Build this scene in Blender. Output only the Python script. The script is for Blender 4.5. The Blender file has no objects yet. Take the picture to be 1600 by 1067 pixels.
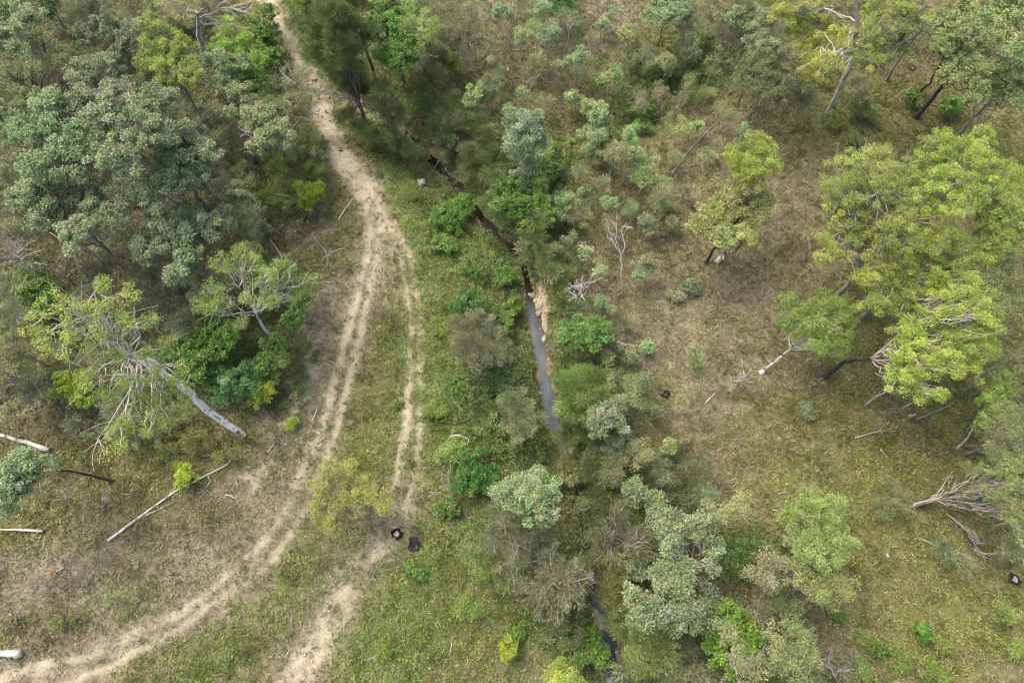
import bpy, math, random
import numpy as np

# ------------------------------------------------------------------ camera
TILT = math.radians(23.0); CAMZ = 60.0; FPX = 1067.0
scene = bpy.context.scene
col = scene.collection
cam_d = bpy.data.cameras.new('camera'); cam = bpy.data.objects.new('camera', cam_d)
col.objects.link(cam)
cam.location = (0, 0, CAMZ); cam.rotation_euler = (TILT, 0, 0)
cam_d.sensor_width = 36.0; cam_d.lens = FPX / 1600 * 36.0
cam_d.clip_start = 0.5; cam_d.clip_end = 3000
scene.camera = cam
# ------------------------------------------------------------------ light
SUN_EL, SUN_AZ = math.radians(58), math.radians(-50)     # azimuth from +y towards +x
world = bpy.data.worlds.new('World'); scene.world = world
world.use_nodes = True
wn = world.node_tree.nodes; wl = world.node_tree.links
bg = wn['Background']
sky = wn.new('ShaderNodeTexSky'); sky.sky_type = 'NISHITA'; sky.sun_disc = False
sky.sun_elevation = SUN_EL; sky.sun_rotation = SUN_AZ
sky.dust_density = 6.0; sky.air_density = 1.0; sky.ozone_density = 1.0
wl.new(sky.outputs[0], bg.inputs[0]); bg.inputs[1].default_value = 0.15
sd = bpy.data.lights.new('sun', 'SUN'); sd.energy = 1.0; sd.angle = math.radians(50)
sd.color = (1.0, 0.86, 0.64)
sun = bpy.data.objects.new('sun', sd); col.objects.link(sun)
sun.rotation_euler = (math.pi/2 - SUN_EL, 0, -SUN_AZ + math.pi)
scene.view_settings.view_transform = 'Standard'; scene.view_settings.look = 'None'
scene.view_settings.gamma = 1.0; scene.view_settings.use_curve_mapping = False
scene.view_settings.exposure = 1.14
scene.cycles.filter_width = 1.05
scene.cycles.max_bounces = 5; scene.cycles.diffuse_bounces = 3
scene.cycles.transmission_bounces = 3; scene.cycles.glossy_bounces = 2

# ------------------------------------------------------------------ numbers
CA, SA = math.cos(TILT), math.sin(TILT)
def ray(u, v):
    x = (u-800)/FPX; y = (533.5-v)/FPX
    return np.array([x, y*CA + SA, y*SA - CA])
def P(u, v, z=0.0):                       # world point on the sight line of a photo pixel at height z
    d = ray(u, v); t = (z-CAMZ)/d[2]
    return np.array([d[0]*t, d[1]*t, z])
def mpp(u, v, z):                         # metres per photo pixel there
    d = ray(u, v); return (z-CAMZ)/d[2]/FPX
def proj(x, y, z):
    zz = z-CAMZ; yc = y*CA + zz*SA; zc = -y*SA + zz*CA
    return 800 - FPX*x/zc, 533.5 + FPX*yc/zc

_lat = np.random.RandomState(7).rand(512, 512)
def noise(x, y, s, o=0.0):
    x = np.asarray(x)/s + o*17.3 + 100.0; y = np.asarray(y)/s + o*31.7 + 100.0
    xi = np.floor(x).astype(int); yi = np.floor(y).astype(int)
    fx = x-xi; fy = y-yi; fx = fx*fx*(3-2*fx); fy = fy*fy*(3-2*fy)
    a = _lat[xi % 512, yi % 512]; b = _lat[(xi+1) % 512, yi % 512]
    c = _lat[xi % 512, (yi+1) % 512]; d = _lat[(xi+1) % 512, (yi+1) % 512]
    return (a*(1-fx)+b*fx)*(1-fy) + (c*(1-fx)+d*fx)*fy
def fbm(x, y, s, o=0.0, n=4):
    r = 0; a = 1; t = 0
    for i in range(n):
        r = r + a*noise(x, y, s/2**i, o+i*3.1); t += a; a *= .55
    return r/t
def sstep(a, b, x):
    t = np.clip((x-a)/(b-a), 0, 1); return t*t*(3-2*t)
def polydist(x, y, pts, vals=None):
    """distance to a polyline, and values interpolated along it"""
    best = np.full(np.shape(x), 1e9); bv = np.zeros(np.shape(x))
    for i in range(len(pts)-1):
        ax, ay = pts[i][:2]; bx, by = pts[i+1][:2]
        dx, dy = bx-ax, by-ay; L = dx*dx+dy*dy+1e-9
        t = np.clip(((x-ax)*dx+(y-ay)*dy)/L, 0, 1)
        d = np.hypot(x-ax-t*dx, y-ay-t*dy)
        m = d < best
        best = np.where(m, d, best)
        if vals is not None: bv = np.where(m, vals[i]*(1-t)+vals[i+1]*t, bv)
    return best, bv

# ------------------------------------------------------------------ terrain
WL = -1.8                                  # water level
creek_px = [(330,70,.3),(385,95,.3),(430,125,.4),(470,138,.35),(510,146,.6),(545,158,.6),(575,168,.5),(605,182,.5),(640,212,.5),(665,240,.55),
            (688,266,.6),(718,292,.85),(748,335,.8),(770,362,.8),(795,383,.7),(815,410,.45),(824,438,.45),(828,470,.5),(836,510,.65),
            (846,560,.8),(855,610,.85),(861,655,.8),(878,690,.55),(894,735,.65),(904,790,.3),(912,840,.2),(922,890,.5),(934,940,.6),
            (944,985,.65),(956,1030,.75),(968,1067,.9),(985,1130,.8),(990,1250,.8)]
CR = [tuple(P(u, v, WL)[:2]) for u, v, w in creek_px]; CRW = [w*(.72 if v < 440 else .85 if v < 690 else .6 if v < 870 else .95) for u, v, w in creek_px]
gully = [tuple(P(u, v, -1)[:2]) for u, v in [(850,255),(880,215),(930,195),(1000,190),(1050,150),(1100,120),(1180,60)]]
def terrain(x, y):
    x = np.asarray(x, float); y = np.asarray(y, float)
    z = 1.3*(fbm(x, y, 28, 1)-.5) + .35*(noise(x, y, 5, 2)-.5)
    z = z + 1.2*sstep(8, 45, x) + .8*sstep(-12, -50, x)
    g, _ = polydist(x, y, gully)
    z = z - 1.2*np.exp(-(g/3.2)**2)
    d, w = polydist(x, y, CR, CRW)
    d = d + .5*(noise(x, y, 1.6, 5)-.5)*sstep(0, 1.2, d) + .25*(noise(x, y, .7, 9)-.5)
    w = w*(.35+1.2*noise(x, y, 1.7, 6))
    t = d-w
    wide = 2.6 + 2.5*noise(x, y, 9, 8)
    k = sstep(.3, wide+1.6, t)
    ch = WL + np.where(t < 0, np.maximum(t*.5, -.3), .22*np.minimum(t, 1.2))
    z = ch*(1-k) + z*k
    return z + .05*(noise(x, y, .8, 3)-.5)
def G(u, v):
    z = 0.0
    for i in range(14): p = P(u, v, z); z = .5*z + .5*float(terrain(p[0], p[1]))
    p = P(u, v, z); p[2] = float(terrain(p[0], p[1])); return p

# ------------------------------------------------------------------ meshes
def mesh_obj(name, V, F, mat, parent=None, C=None, smooth=False):
    V = np.ascontiguousarray(V, np.float32); F = np.ascontiguousarray(F, np.int32)
    k = F.shape[1]; me = bpy.data.meshes.new(name)
    me.vertices.add(len(V)); me.vertices.foreach_set('co', V.ravel())
    me.loops.add(F.size); me.loops.foreach_set('vertex_index', F.ravel())
    me.polygons.add(len(F)); me.polygons.foreach_set('loop_start', np.arange(0, F.size, k, dtype=np.int32))
    if smooth: me.polygons.foreach_set('use_smooth', np.ones(len(F), bool))
    if C is not None:
        C = np.asarray(C, np.float32)
        dom = 'FACE' if len(C) == len(F) else 'POINT'
        a = me.attributes.new('col', 'FLOAT_COLOR', dom)
        a.data.foreach_set('color', np.c_[C[:, :3], np.ones(len(C))].astype(np.float32).ravel())
    me.update(calc_edges=True)
    me.materials.append(mat)
    o = bpy.data.objects.new(name, me); col.objects.link(o)
    if parent is not None:
        o.parent = parent
    return o
class Geo:
    def __init__(s): s.V = []; s.F = []; s.C = []; s.n = 0
    def add(s, V, F, C):
        s.V.append(V); s.F.append(np.asarray(F)+s.n); s.n += len(V)
        C = np.asarray(C, float)
        if C.ndim == 1: C = np.tile(C, (len(F), 1))
        s.C.append(C)
    def build(s, name, mat, parent=None, smooth=False, origin=None):
        if not s.V: return None
        V = np.concatenate(s.V)
        if origin is not None: V = V-origin
        return mesh_obj(name, V, np.concatenate(s.F), mat, parent, np.concatenate(s.C), smooth)
def tube(g, pts, rad, colr, sides=6, rs=None, cap=False, rough=0.0):
    pts = np.asarray(pts, float); rad = np.asarray(rad, float); n = len(pts)
    if cap:
        pts = np.r_[pts[:1], pts, pts[-1:]]; rad = np.r_[1e-4, rad, 1e-4]; n += 2
    T = np.gradient(pts, axis=0)
    if cap: T[0] = T[1] = pts[2]-pts[1]; T[-1] = T[-2] = pts[-2]-pts[-3]
    T /= np.linalg.norm(T, axis=1)[:, None]+1e-9
    ref = np.array([.31, .17, .93]) if abs(T[0, 2]) < .9 else np.array([.9, .3, .1])
    A = np.cross(T, ref); A /= np.linalg.norm(A, axis=1)[:, None]+1e-9
    B = np.cross(T, A)
    th = np.arange(sides)*2*math.pi/sides
    r = rad[:, None]*np.ones(sides)
    if rough and rs is not None: r = r*(1+rough*(rs.rand(n, sides)-.5))
    V = pts[:, None, :] + r[..., None]*(np.cos(th)[None, :, None]*A[:, None, :] + np.sin(th)[None, :, None]*B[:, None, :])
    i = np.arange(n-1)[:, None]*sides; j = np.arange(sides)[None, :]; j2 = (j+1) % sides
    F = np.stack([i+j, i+j2, i+sides+j2, i+sides+j], -1).reshape(-1, 4)
    g.add(V.reshape(-1, 3), F, colr)
def bez(p0, p3, rs, bend=.15, n=7, up=0.0, wig=.03):
    p0 = np.asarray(p0, float); p3 = np.asarray(p3, float); L = np.linalg.norm(p3-p0)
    o1 = rs.randn(3)*bend*L; o2 = rs.randn(3)*bend*L
    p1 = p0+(p3-p0)*.33+o1*.6+np.array([0, 0, up*L]); p2 = p0+(p3-p0)*.67+o2*.6+np.array([0, 0, up*L*.6])
    t = np.linspace(0, 1, n)[:, None]
    q = (1-t)**3*p0+3*(1-t)**2*t*p1+3*(1-t)*t*t*p2+t**3*p3
    q[1:-1] += rs.randn(n-2, 3)*wig*L
    return q
def unit(a): return a/(np.linalg.norm(a, axis=-1, keepdims=True)+1e-9)
def leaves(g, c, d, nrm, L, W, colr):
    """rhombic leaves: centre c, long axis d, facing nrm"""
    d = unit(d); s = unit(np.cross(nrm, d))
    L = np.asarray(L)[:, None]; W = np.asarray(W)[:, None]
    fold = unit(np.cross(d, s))*W*.18
    V = np.stack([c-d*L*.5, c+s*W*.5+d*L*.06+fold, c+d*L*.5, c-s*W*.5+d*L*.06+fold], 1).reshape(-1, 3)
    F = np.arange(len(c)*4).reshape(-1, 4)
    g.add(V, F, colr)

# ------------------------------------------------------------------ materials
def mat(name):
    m = bpy.data.materials.new(name); m.use_nodes = True
    nt = m.node_tree; return m, nt.nodes, nt.links, nt.nodes['Principled BSDF']
def setp(b, **k):
    for n, v in k.items():
        n = n.replace('_', ' ')
        if n in b.inputs: b.inputs[n].default_value = v
def foliage_mat(name, rough=.5, spec=.35, trans=.3):
    m, N, L, b = mat(name)
    a = N.new('ShaderNodeAttribute'); a.attribute_name = 'col'
    L.new(a.outputs['Color'], b.inputs['Base Color'])
    setp(b, Roughness=rough); b.inputs['Specular IOR Level'].default_value = spec
    tr = N.new('ShaderNodeBsdfTranslucent'); L.new(a.outputs['Color'], tr.inputs['Color'])
    mx = N.new('ShaderNodeMixShader'); mx.inputs[0].default_value = trans
    L.new(b.outputs[0], mx.inputs[1]); L.new(tr.outputs[0], mx.inputs[2])
    L.new(mx.outputs[0], N['Material Output'].inputs['Surface'])
    return m
def attr_noise_mat(name, scale=6, amt=.5, bump=.3, rough=.9, dist=.05, spec=.2):
    m, N, L, b = mat(name)
    a = N.new('ShaderNodeAttribute'); a.attribute_name = 'col'
    tc = N.new('ShaderNodeTexCoord')
    n1 = N.new('ShaderNodeTexNoise'); n1.inputs['Scale'].default_value = scale; n1.inputs['Detail'].default_value = 8
    n1.inputs['Roughness'].default_value = .65
    L.new(tc.outputs['Object'], n1.inputs['Vector'])
    mr = N.new('ShaderNodeMapRange'); mr.inputs[1].default_value = .3; mr.inputs[2].default_value = .7
    mr.inputs[3].default_value = 1-amt; mr.inputs[4].default_value = 1+amt
    L.new(n1.outputs['Fac'], mr.inputs[0])
    mu = N.new('ShaderNodeVectorMath'); mu.operation = 'SCALE'
    L.new(a.outputs['Color'], mu.inputs[0]); L.new(mr.outputs[0], mu.inputs['Scale'])
    L.new(mu.outputs[0], b.inputs['Base Color'])
    bp = N.new('ShaderNodeBump'); bp.inputs['Strength'].default_value = bump; bp.inputs['Distance'].default_value = dist
    L.new(n1.outputs['Fac'], bp.inputs['Height']); L.new(bp.outputs[0], b.inputs['Normal'])
    setp(b, Roughness=rough); b.inputs['Specular IOR Level'].default_value = spec
    return m
def bark_mat(name, c1, c2, scale=3, thr=.5, sharp=.08, stretch=1.0):
    m, N, L, b = mat(name)
    tc = N.new('ShaderNodeTexCoord'); mp = N.new('ShaderNodeMapping'); mp.inputs['Scale'].default_value = (1, 1, stretch)
    n1 = N.new('ShaderNodeTexNoise'); n1.inputs['Scale'].default_value = scale; n1.inputs['Detail'].default_value = 6
    L.new(tc.outputs['Object'], mp.inputs[0]); L.new(mp.outputs[0], n1.inputs['Vector'])
    cr = N.new('ShaderNodeValToRGB'); e = cr.color_ramp.elements
    e[0].position = thr-sharp; e[0].color = (*c2, 1); e[1].position = thr+sharp; e[1].color = (*c1, 1)
    L.new(n1.outputs['Fac'], cr.inputs[0]); L.new(cr.outputs[0], b.inputs['Base Color'])
    bp = N.new('ShaderNodeBump'); bp.inputs['Strength'].default_value = .5; bp.inputs['Distance'].default_value = .04
    L.new(n1.outputs['Fac'], bp.inputs['Height']); L.new(bp.outputs[0], b.inputs['Normal'])
    setp(b, Roughness=.85); b.inputs['Specular IOR Level'].default_value = .25
    return m
M_LEAF = foliage_mat('leaf', .45, .4, .25)
M_NEEDLE = foliage_mat('needle', .6, .2, .2)
M_GRASS = foliage_mat('grass_blade', .7, .2, .25)
M_GROUND = attr_noise_mat('soil', 5, .38, .6)
M_DIRT = attr_noise_mat('track_dirt', 4, .3, .5)
M_ROCK = attr_noise_mat('stone', 5, .35, .8, .8)
BARK = {'white': bark_mat('white_bark', (.56,.53,.48), (.27,.24,.21), 2.0, .42, .1, .5),
        'patchy': bark_mat('patchy_white_bark', (.80,.77,.71), (.25,.22,.19), 4.5, .42, .06, .35),
        'grey': bark_mat('grey_bark', (.30,.27,.24), (.17,.15,.135), 3, .5, .15, .4),
        'dark': bark_mat('dark_bark', (.075,.065,.06), (.035,.03,.028), 4, .5, .15, .4),
        'brown': bark_mat('brown_bark', (.2,.15,.12), (.1,.08,.065), 4, .5, .15, .4),
        'dead': bark_mat('weathered_wood', (.44,.41,.37), (.24,.215,.19), 4, .45, .15, .4),
        'burnt': bark_mat('charred_wood', (.05,.047,.05), (.015,.014,.015), 5, .55, .1, 1)}
GRASS_N, HERB_N = 330000, 330000
# ------------------------------------------------------------------ ground zones
ZN = ['dry', 'olive', 'green', 'lush', 'litter', 'mauve', 'dirt', 'rust']
SOIL = np.array([(.175,.148,.10), (.13,.13,.05), (.10,.13,.04), (.045,.07,.025), (.115,.09,.058), (.24,.21,.155), (.40,.35,.255), (.20,.105,.05)])
PAL = {'dry': [(.46,.42,.30), (.38,.34,.25), (.25,.20,.13), (.20,.145,.085), (.17,.19,.06), (.33,.28,.15), (.20,.22,.07), (.24,.24,.10)],
       'olive': [(.20,.235,.055), (.16,.20,.045), (.27,.29,.08), (.20,.16,.08), (.13,.18,.04), (.31,.29,.13), (.18,.22,.05)],
       'green': [(.14,.235,.045), (.18,.285,.055), (.11,.195,.038), (.23,.30,.07), (.24,.24,.08), (.16,.22,.05)],
       'lush': [(.07,.15,.035), (.10,.20,.045), (.055,.12,.03), (.14,.22,.05), (.07,.14,.05)],
       'litter': [(.20,.14,.09), (.14,.105,.065), (.26,.20,.14), (.14,.15,.055), (.11,.13,.04), (.16,.17,.06)],
       'mauve': [(.40,.36,.29), (.32,.27,.21), (.25,.20,.145), (.18,.18,.075), (.44,.40,.29)],
       'dirt': [(.57,.50,.33), (.44,.39,.25), (.22,.23,.09), (.50,.45,.31)],
       'rust': [(.27,.13,.05), (.22,.12,.06), (.33,.17,.07), (.18,.13,.08)]}
ZB = [('dry',1180,420,230,170,0,1.5),('olive',1180,450,220,170,0,.5),('litter',1250,620,220,80,0,1.0),('mauve',1100,560,120,120,0,.7),('mauve',1180,320,120,70,0,.9),('dry',1250,680,220,80,0,1.0),('mauve',200,900,230,70,-10,1.4),('dry',330,830,80,60,0,1.2),('litter',1330,170,200,60,0,.8),
  # zone, u, v, ru, rv, angle, weight
 ('litter',150,180,330,230,0,2.0),('litter',70,350,110,45,0,2.5),('dry',110,350,70,30,0,2.5),('olive',40,345,30,25,0,3),('litter',60,640,90,45,0,3),('litter',140,690,70,40,0,2),
 ('litter',430,365,60,40,-30,3),('mauve',470,385,45,12,-25,4),('olive',540,330,30,60,0,3),('green',440,300,70,50,0,1.5),
 ('green',470,30,60,70,0,2.5),('lush',500,90,50,50,0,1.5),('green',400,60,70,50,0,2),('lush',300,600,140,60,0,1.5),('olive',300,660,60,40,0,2),
 ('green',640,330,28,110,8,2),('green',690,360,70,150,-15,4.6),('green',690,480,65,150,0,4.6),('lush',760,430,40,70,0,1.5),('green',650,560,30,200,0,2.0),('green',640,940,120,110,0,3.2),('green',600,700,50,120,0,1.2),('green',560,1000,90,60,0,1.6),('lush',770,600,50,170,-10,2.2),('lush',730,740,80,70,0,2.6),
 ('green',700,660,60,90,0,1.6),('green',640,900,60,60,0,2.5),('green',630,1000,90,80,0,2.2),('lush',740,850,60,50,0,1.4),('green',800,930,80,120,0,1.5),('lush',870,900,60,130,0,1.6),
 ('olive',715,960,70,90,0,2.2),('dry',660,1010,50,40,30,1.2),('olive',590,640,50,120,0,2.4),('dry',600,520,40,60,0,1.8),('green',580,700,40,60,0,1.2),('dirt',600,380,45,40,0,.55),
 ('olive',520,720,40,70,25,1.6),('olive',530,400,25,60,0,1.5),('mauve',520,450,20,40,15,2.5),('mauve',505,500,15,40,15,2),('olive',520,560,30,50,20,1.2),
 ('mauve',440,680,40,60,25,1.8),('mauve',370,770,45,45,25,2),('dirt',487,560,7,32,15,5),('dirt',462,635,8,28,40,5),('dirt',405,735,11,42,38,5),('dirt',385,765,9,16,0,3),
 ('mauve',480,480,18,25,0,1.5),('mauve',300,860,90,60,-10,2),('mauve',60,920,110,45,-10,3.2),('mauve',160,860,130,26,-15,2),('dirt',30,925,35,8,-25,1.5),('dry',230,820,200,70,0,1.6),
 ('litter',120,985,110,55,0,2.6),('olive',90,965,50,30,0,2.2),('olive',60,830,100,30,0,2.5),('olive',260,710,130,35,0,3),('litter',60,760,30,20,0,2.5),('green',260,860,40,25,0,1.8),
 ('olive',200,760,120,30,0,1.4),('green',180,925,60,25,0,1),('olive',300,1000,150,20,-25,2.4),('green',360,1010,140,42,-35,2.8),('green',470,890,45,80,35,3),('litter',455,950,26,70,32,3.2),
 ('mauve',520,880,25,60,40,1.8),('dry',440,1030,60,50,40,2.2),('mauve',500,950,40,60,35,1.4),('dry',550,960,20,50,30,2),
 ('mauve',160,1020,150,14,-20,1.2),('dirt',470,1010,30,75,35,.9),
 ('dry',1110,480,120,150,0,2.6),('dry',1240,330,60,100,0,2.6),('mauve',1130,520,90,110,0,1.6),('litter',1180,450,90,90,0,1.6),('mauve',1080,570,70,70,0,1.3),('mauve',1150,600,90,60,0,1.2),('dry',1060,640,80,90,0,1.2),
 ('mauve',1080,230,50,70,40,1.6),('mauve',940,300,60,60,0,1.1),('mauve',790,60,60,70,0,2.3),('mauve',930,60,80,70,0,1.7),('dry',880,130,100,80,0,1.5),('litter',760,90,60,60,0,1),
 ('dry',1120,240,60,40,0,1.6),('olive',960,330,80,60,0,1),('olive',900,180,80,40,0,1.8),('lush',1040,125,95,42,-10,2.6),('green',1110,60,60,40,0,1.2),('olive',1060,60,60,30,0,1.4),
 ('lush',860,260,50,40,0,1.8),('lush',960,190,90,25,-15,2),('olive',1330,200,170,60,0,2.2),('litter',1420,150,110,60,0,2.4),('olive',1560,190,70,60,0,2.2),('mauve',1530,195,50,20,0,1),
 ('dry',1210,180,80,60,0,1),('olive',1250,220,60,50,0,1.4),('litter',1230,290,40,30,0,1.4),
 ('olive',1330,640,200,70,0,1.7),('mauve',1260,590,70,22,0,1.8),('mauve',1370,660,50,35,0,1.2),('olive',1560,560,60,70,0,2.6),('olive',1290,740,90,60,0,2),
 ('olive',1430,900,170,170,0,2.8),('litter',1350,960,60,60,0,1.2),('dry',1300,1010,70,40,0,2),('litter',1270,940,45,50,0,3),('litter',1220,700,60,30,0,1),('green',1560,900,60,120,0,.9),
 ('litter',1120,900,60,60,0,2.6),('rust',1170,826,26,14,0,2.6),('rust',1220,965,16,18,0,2),('lush',1130,860,70,50,0,1.4),('lush',1020,900,90,120,0,1.6),('olive',1000,640,50,100,0,1.3),
 ('lush',930,620,50,150,0,1.6),('lush',1020,790,60,60,0,1.4),('olive',1130,720,80,70,0,.9),('dry',1160,700,80,50,0,1.2),('mauve',1120,750,50,30,0,1.4),('litter',1140,1010,70,50,0,2),('dry',950,500,70,120,0,1.3),
 ('litter',1270,520,60,60,0,1.6),('litter',1400,700,200,30,0,.9),('green',1280,90,90,60,0,1.3),('olive',1520,690,60,60,0,2)]
RUT = [
 ([(585,330),(588,370),(583,420),(565,480),(548,535),(520,620),(503,680),(465,780),(420,860),(340,930),(250,985),(120,1045),(-40,1075)], 2.4, -1.0),
 ([(480,740),(450,800),(415,860)], 2.3, -.85), ([(575,290),(590,330),(612,380),(632,430)], 2.0, -.8),
 ([(630,750),(605,840),(565,900),(525,955),(490,1010),(450,1075)], 2.4, -1.1), ([(632,420),(645,480),(648,560),(648,640),(643,700),(630,755),(618,800)], 1.7, -.65), # polyline px, half width m, weight
 ([(405,-30),(430,25),(455,75),(488,128),(505,160),(513,195),(530,240),(550,272),(572,300)], .95, 1.3),
 ([(505,165),(520,215),(535,250),(560,285)], .35, 1.6),
 ([(545,262),(562,285),(576,320),(579,360),(575,400),(567,430),(558,470),(546,510),(533,560),(520,600),(508,640),(495,685),(470,740),(452,785),(428,828),(400,862),(330,925),(250,975),(130,1030),(0,1060),(-80,1075)], .33, 1.8),
 ([(552,262),(575,290),(592,320),(597,355),(591,400),(583,430),(575,470),(566,510),(553,560),(545,600),(531,640),(518,690),(492,760),(470,815),(430,872),(390,905),(320,950),(250,1000),(160,1045),(80,1080)], .3, 1.5),
 ([(590,310),(606,345),(615,380),(628,415),(636,460),(641,500),(640,560),(639,600),(636,650),(630,700),(618,760)], .24, 1.3),
 ([(600,330),(625,372),(640,405),(647,430),(650,450)], .5, .8),
 ([(643,420),(652,470),(657,530),(658,600),(655,680),(645,760),(628,800)], .3, .75),
 ([(638,610),(634,640),(634,665),(629,695),(622,730)], .34, 1.35),
 ([(595,860),(556,902),(528,940),(497,985),(460,1035),(430,1080)], .42, 1.35),
 ([(575,905),(545,950),(520,990),(492,1030),(470,1080)], .4, 1.3),
 ([(560,900),(535,935),(515,965),(490,1010),(465,1060)], 1.0, 1.15),
 ([(495,1000),(470,1040),(450,1080)], .9, .7),
 ([(640,800),(610,840),(590,870)], .6, .6)]
TRK = [  # whole roadway, for naming the track sheet
 ([(405,-30),(430,25),(455,75),(488,128),(505,160),(513,195),(530,240),(560,280),(585,330),(588,370),(583,420),(565,480),(548,535),(520,620),(503,680),(465,780),(420,860),(340,930),(250,985),(120,1045),(-40,1075)], 1.5),
 ([(600,340),(625,400),(645,450),(650,520),(650,600),(643,680),(630,760),(605,840),(560,900),(520,960),(480,1020),(440,1080)], 1.1)]
RUTW = [([tuple(P(u, v, 0)[:2]) for u, v in p], w, k) for p, w, k in RUT]
TRKW = [([tuple(P(u, v, 0)[:2]) for u, v in p], w) for p, w in TRK]
def zones(x, y):
    """zone weights (n,8), road dirt weight, creek distance"""
    u, v = proj(x, y, 0.0*x)
    uu = u + 60*(fbm(x, y, 6, 21)-.5) + 22*(noise(x, y, 1.1, 22)-.5)
    vv = v + 60*(fbm(x, y, 6, 23)-.5) + 22*(noise(x, y, 1.1, 24)-.5)
    W = np.zeros((len(x), 8))
    n1 = fbm(x, y, 7, 31); n2 = fbm(x, y, 5, 33)
    W[:, 0] = .3+1.4*sstep(.48, .68, n1); W[:, 1] = .65+1.5*sstep(.42, .62, n2); W[:, 2] = .7*sstep(.5, .68, fbm(x, y, 5, 39))
    W[:, 5] = .8*sstep(.55, .75, fbm(x, y, 4, 35)); W[:, 4] = .7*sstep(.5, .7, fbm(x, y, 6, 37))
    for z, cu, cv, ru, rv, an, w in ZB:
        a = math.radians(an); du = uu-cu; dv = vv-cv
        p = (du*math.cos(a)+dv*math.sin(a))/ru; q = (-du*math.sin(a)+dv*math.cos(a))/rv
        W[:, ZN.index(z)] += w*np.exp(-(p*p+q*q)*1.1)
    cd, cw = polydist(x, y, CR, CRW)
    b = np.exp(-(cd/3.5)**2)
    W[:, 3] += 1.6*b; W[:, 4] += 1.2*b*sstep(.45, .6, noise(x, y, 2.5, 41))
    rd = np.zeros(len(x)); base = np.zeros(len(x))
    br = .55+.9*sstep(.35, .6, fbm(x, y, 1.3, 51))*1.0
    for p, w, k in RUTW:
        d, _ = polydist(x+.25*(noise(x, y, 1.5, 52)-.5), y+.25*(noise(x, y, 1.5, 53)-.5), p)
        ww = w*(.7+.7*noise(x, y, 2.2, 54))
        if k < 0: base = np.maximum(base, -k*np.exp(-(d/w)**2)); continue
        rd = np.maximum(rd, k*np.exp(-(d/ww)**2)*br)
    rd = rd*(.5+.8*sstep(.3, .7, noise(x, y, .5, 55)))*(.8+.35*sstep(.3, .65, noise(x, y, 4, 56)))
    W[:, 6] += 3.7*rd+1.1*base*(.5+noise(x, y, .9, 57)); W[:, 5] += 2.3*base; W[:, 0] += .8*base
    rd = np.maximum(rd, .35*base)
    nr = np.zeros(len(x))
    for p, w in TRKW:
        d, _ = polydist(x, y, p); nr = np.maximum(nr, np.exp(-(d/(w*1.3))**2))
    W[:, 0] += 1.0*nr; W[:, 6] += .45*nr
    W /= W.sum(1)[:, None]
    W = W**1.5; W /= W.sum(1)[:, None]
    return W, rd, cd-cw
def fine(a, b, step, far, k=1.16):
    c = list(np.arange(a, b+1e-6, step)); s = step
    lo = []; t = a
    while t > -far: s *= k; t -= s; lo.append(t)
    hi = []; s = step; t = b
    while t < far: s *= k; t += s; hi.append(t)
    return np.array(lo[::-1]+c+hi)
xs = fine(-74, 74, .2, 900); ys = fine(-12, 84, .2, 900)
X, Y = np.meshgrid(xs, ys); sh = X.shape; X = X.ravel(); Y = Y.ravel()
Z = terrain(X, Y)
W, RD, CD = zones(X, Y)
SC = W @ SOIL
bri = .72+.56*fbm(X, Y, 2.0, 61)
SC *= bri[:, None]*1.05
# creek bed: gravel and sand
ub, vb = proj(X, Y, Z)
sand = np.exp(-((CD-.3)/.9)**2)*sstep(.35, .6, noise(X, Y, 1.8, 71))
bedc = np.array([.21,.16,.10])
bar = 1.6*np.exp(-(((ub-846)+.0)/24)**2-((vb-490)/52)**2)*sstep(-.1, .1, CD)
bar2 = np.maximum(np.exp(-((ub-885)/14)**2-((vb-715)/38)**2), np.exp(-((ub-550)/26)**2-((vb-180)/12)**2)*.9)
bar2 = np.maximum(bar2, np.exp(-((ub-688)/30)**2-((vb-232)/22)**2)*.6)
bar2 = np.maximum(bar2, np.exp(-((ub-950)/12)**2-((vb-985)/40)**2)*.6)
k = np.clip(sand*.7+(CD < 0)*.9, 0, 1)[:, None]
SC = SC*(1-k)+bedc*(.6+.8*noise(X, Y, .5, 72))[:, None]*k
k = np.clip(bar*1.5, 0, 1)[:, None]; SC = SC*(1-k)+np.array([.40,.33,.22])*(.65+.6*noise(X, Y, .6, 73))[:, None]*k
k = np.clip(bar2, 0, 1)[:, None]; SC = SC*(1-k)+np.array([.30,.22,.12])*(.7+.5*noise(X, Y, .8, 74))[:, None]*k
ny, nx = sh
i, j = np.meshgrid(np.arange(ny-1), np.arange(nx-1), indexing='ij'); i = i.ravel(); j = j.ravel()
F = np.stack([i*nx+j, i*nx+j+1, (i+1)*nx+j+1, (i+1)*nx+j], 1)
fx = X[F].mean(1); fy = Y[F].mean(1)
trk = np.zeros(len(F), bool)
ctr = (abs(fx) < 74) & (fy > -12) & (fy < 84)
for p, w in TRKW:
    d, _ = polydist(fx, fy, p); trk |= (d+.5*(noise(fx, fy, 1.2, 81)-.5) < w)
fcd = CD[F].mean(1)
bed = (fcd < .75) & ctr; trk &= ctr & ~bed
def sheet(name, label, mask, m):
    f = F[mask]; used = np.unique(f); re = np.zeros(len(X), int); re[used] = np.arange(len(used))
    o = mesh_obj(name, np.c_[X, Y, Z][used], re[f], m, None, SC[used], True)
    o['kind'] = 'structure'; o['label'] = label
    return o
sheet('ground', 'dry and green grassy bushland ground', ~(trk | bed), M_GROUND)
sheet('dirt_track', 'pale dirt vehicle track with worn wheel ruts', trk, M_DIRT)
sheet('creek_bed', 'sandy gravel bed of the small creek', bed, M_DIRT)

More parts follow.
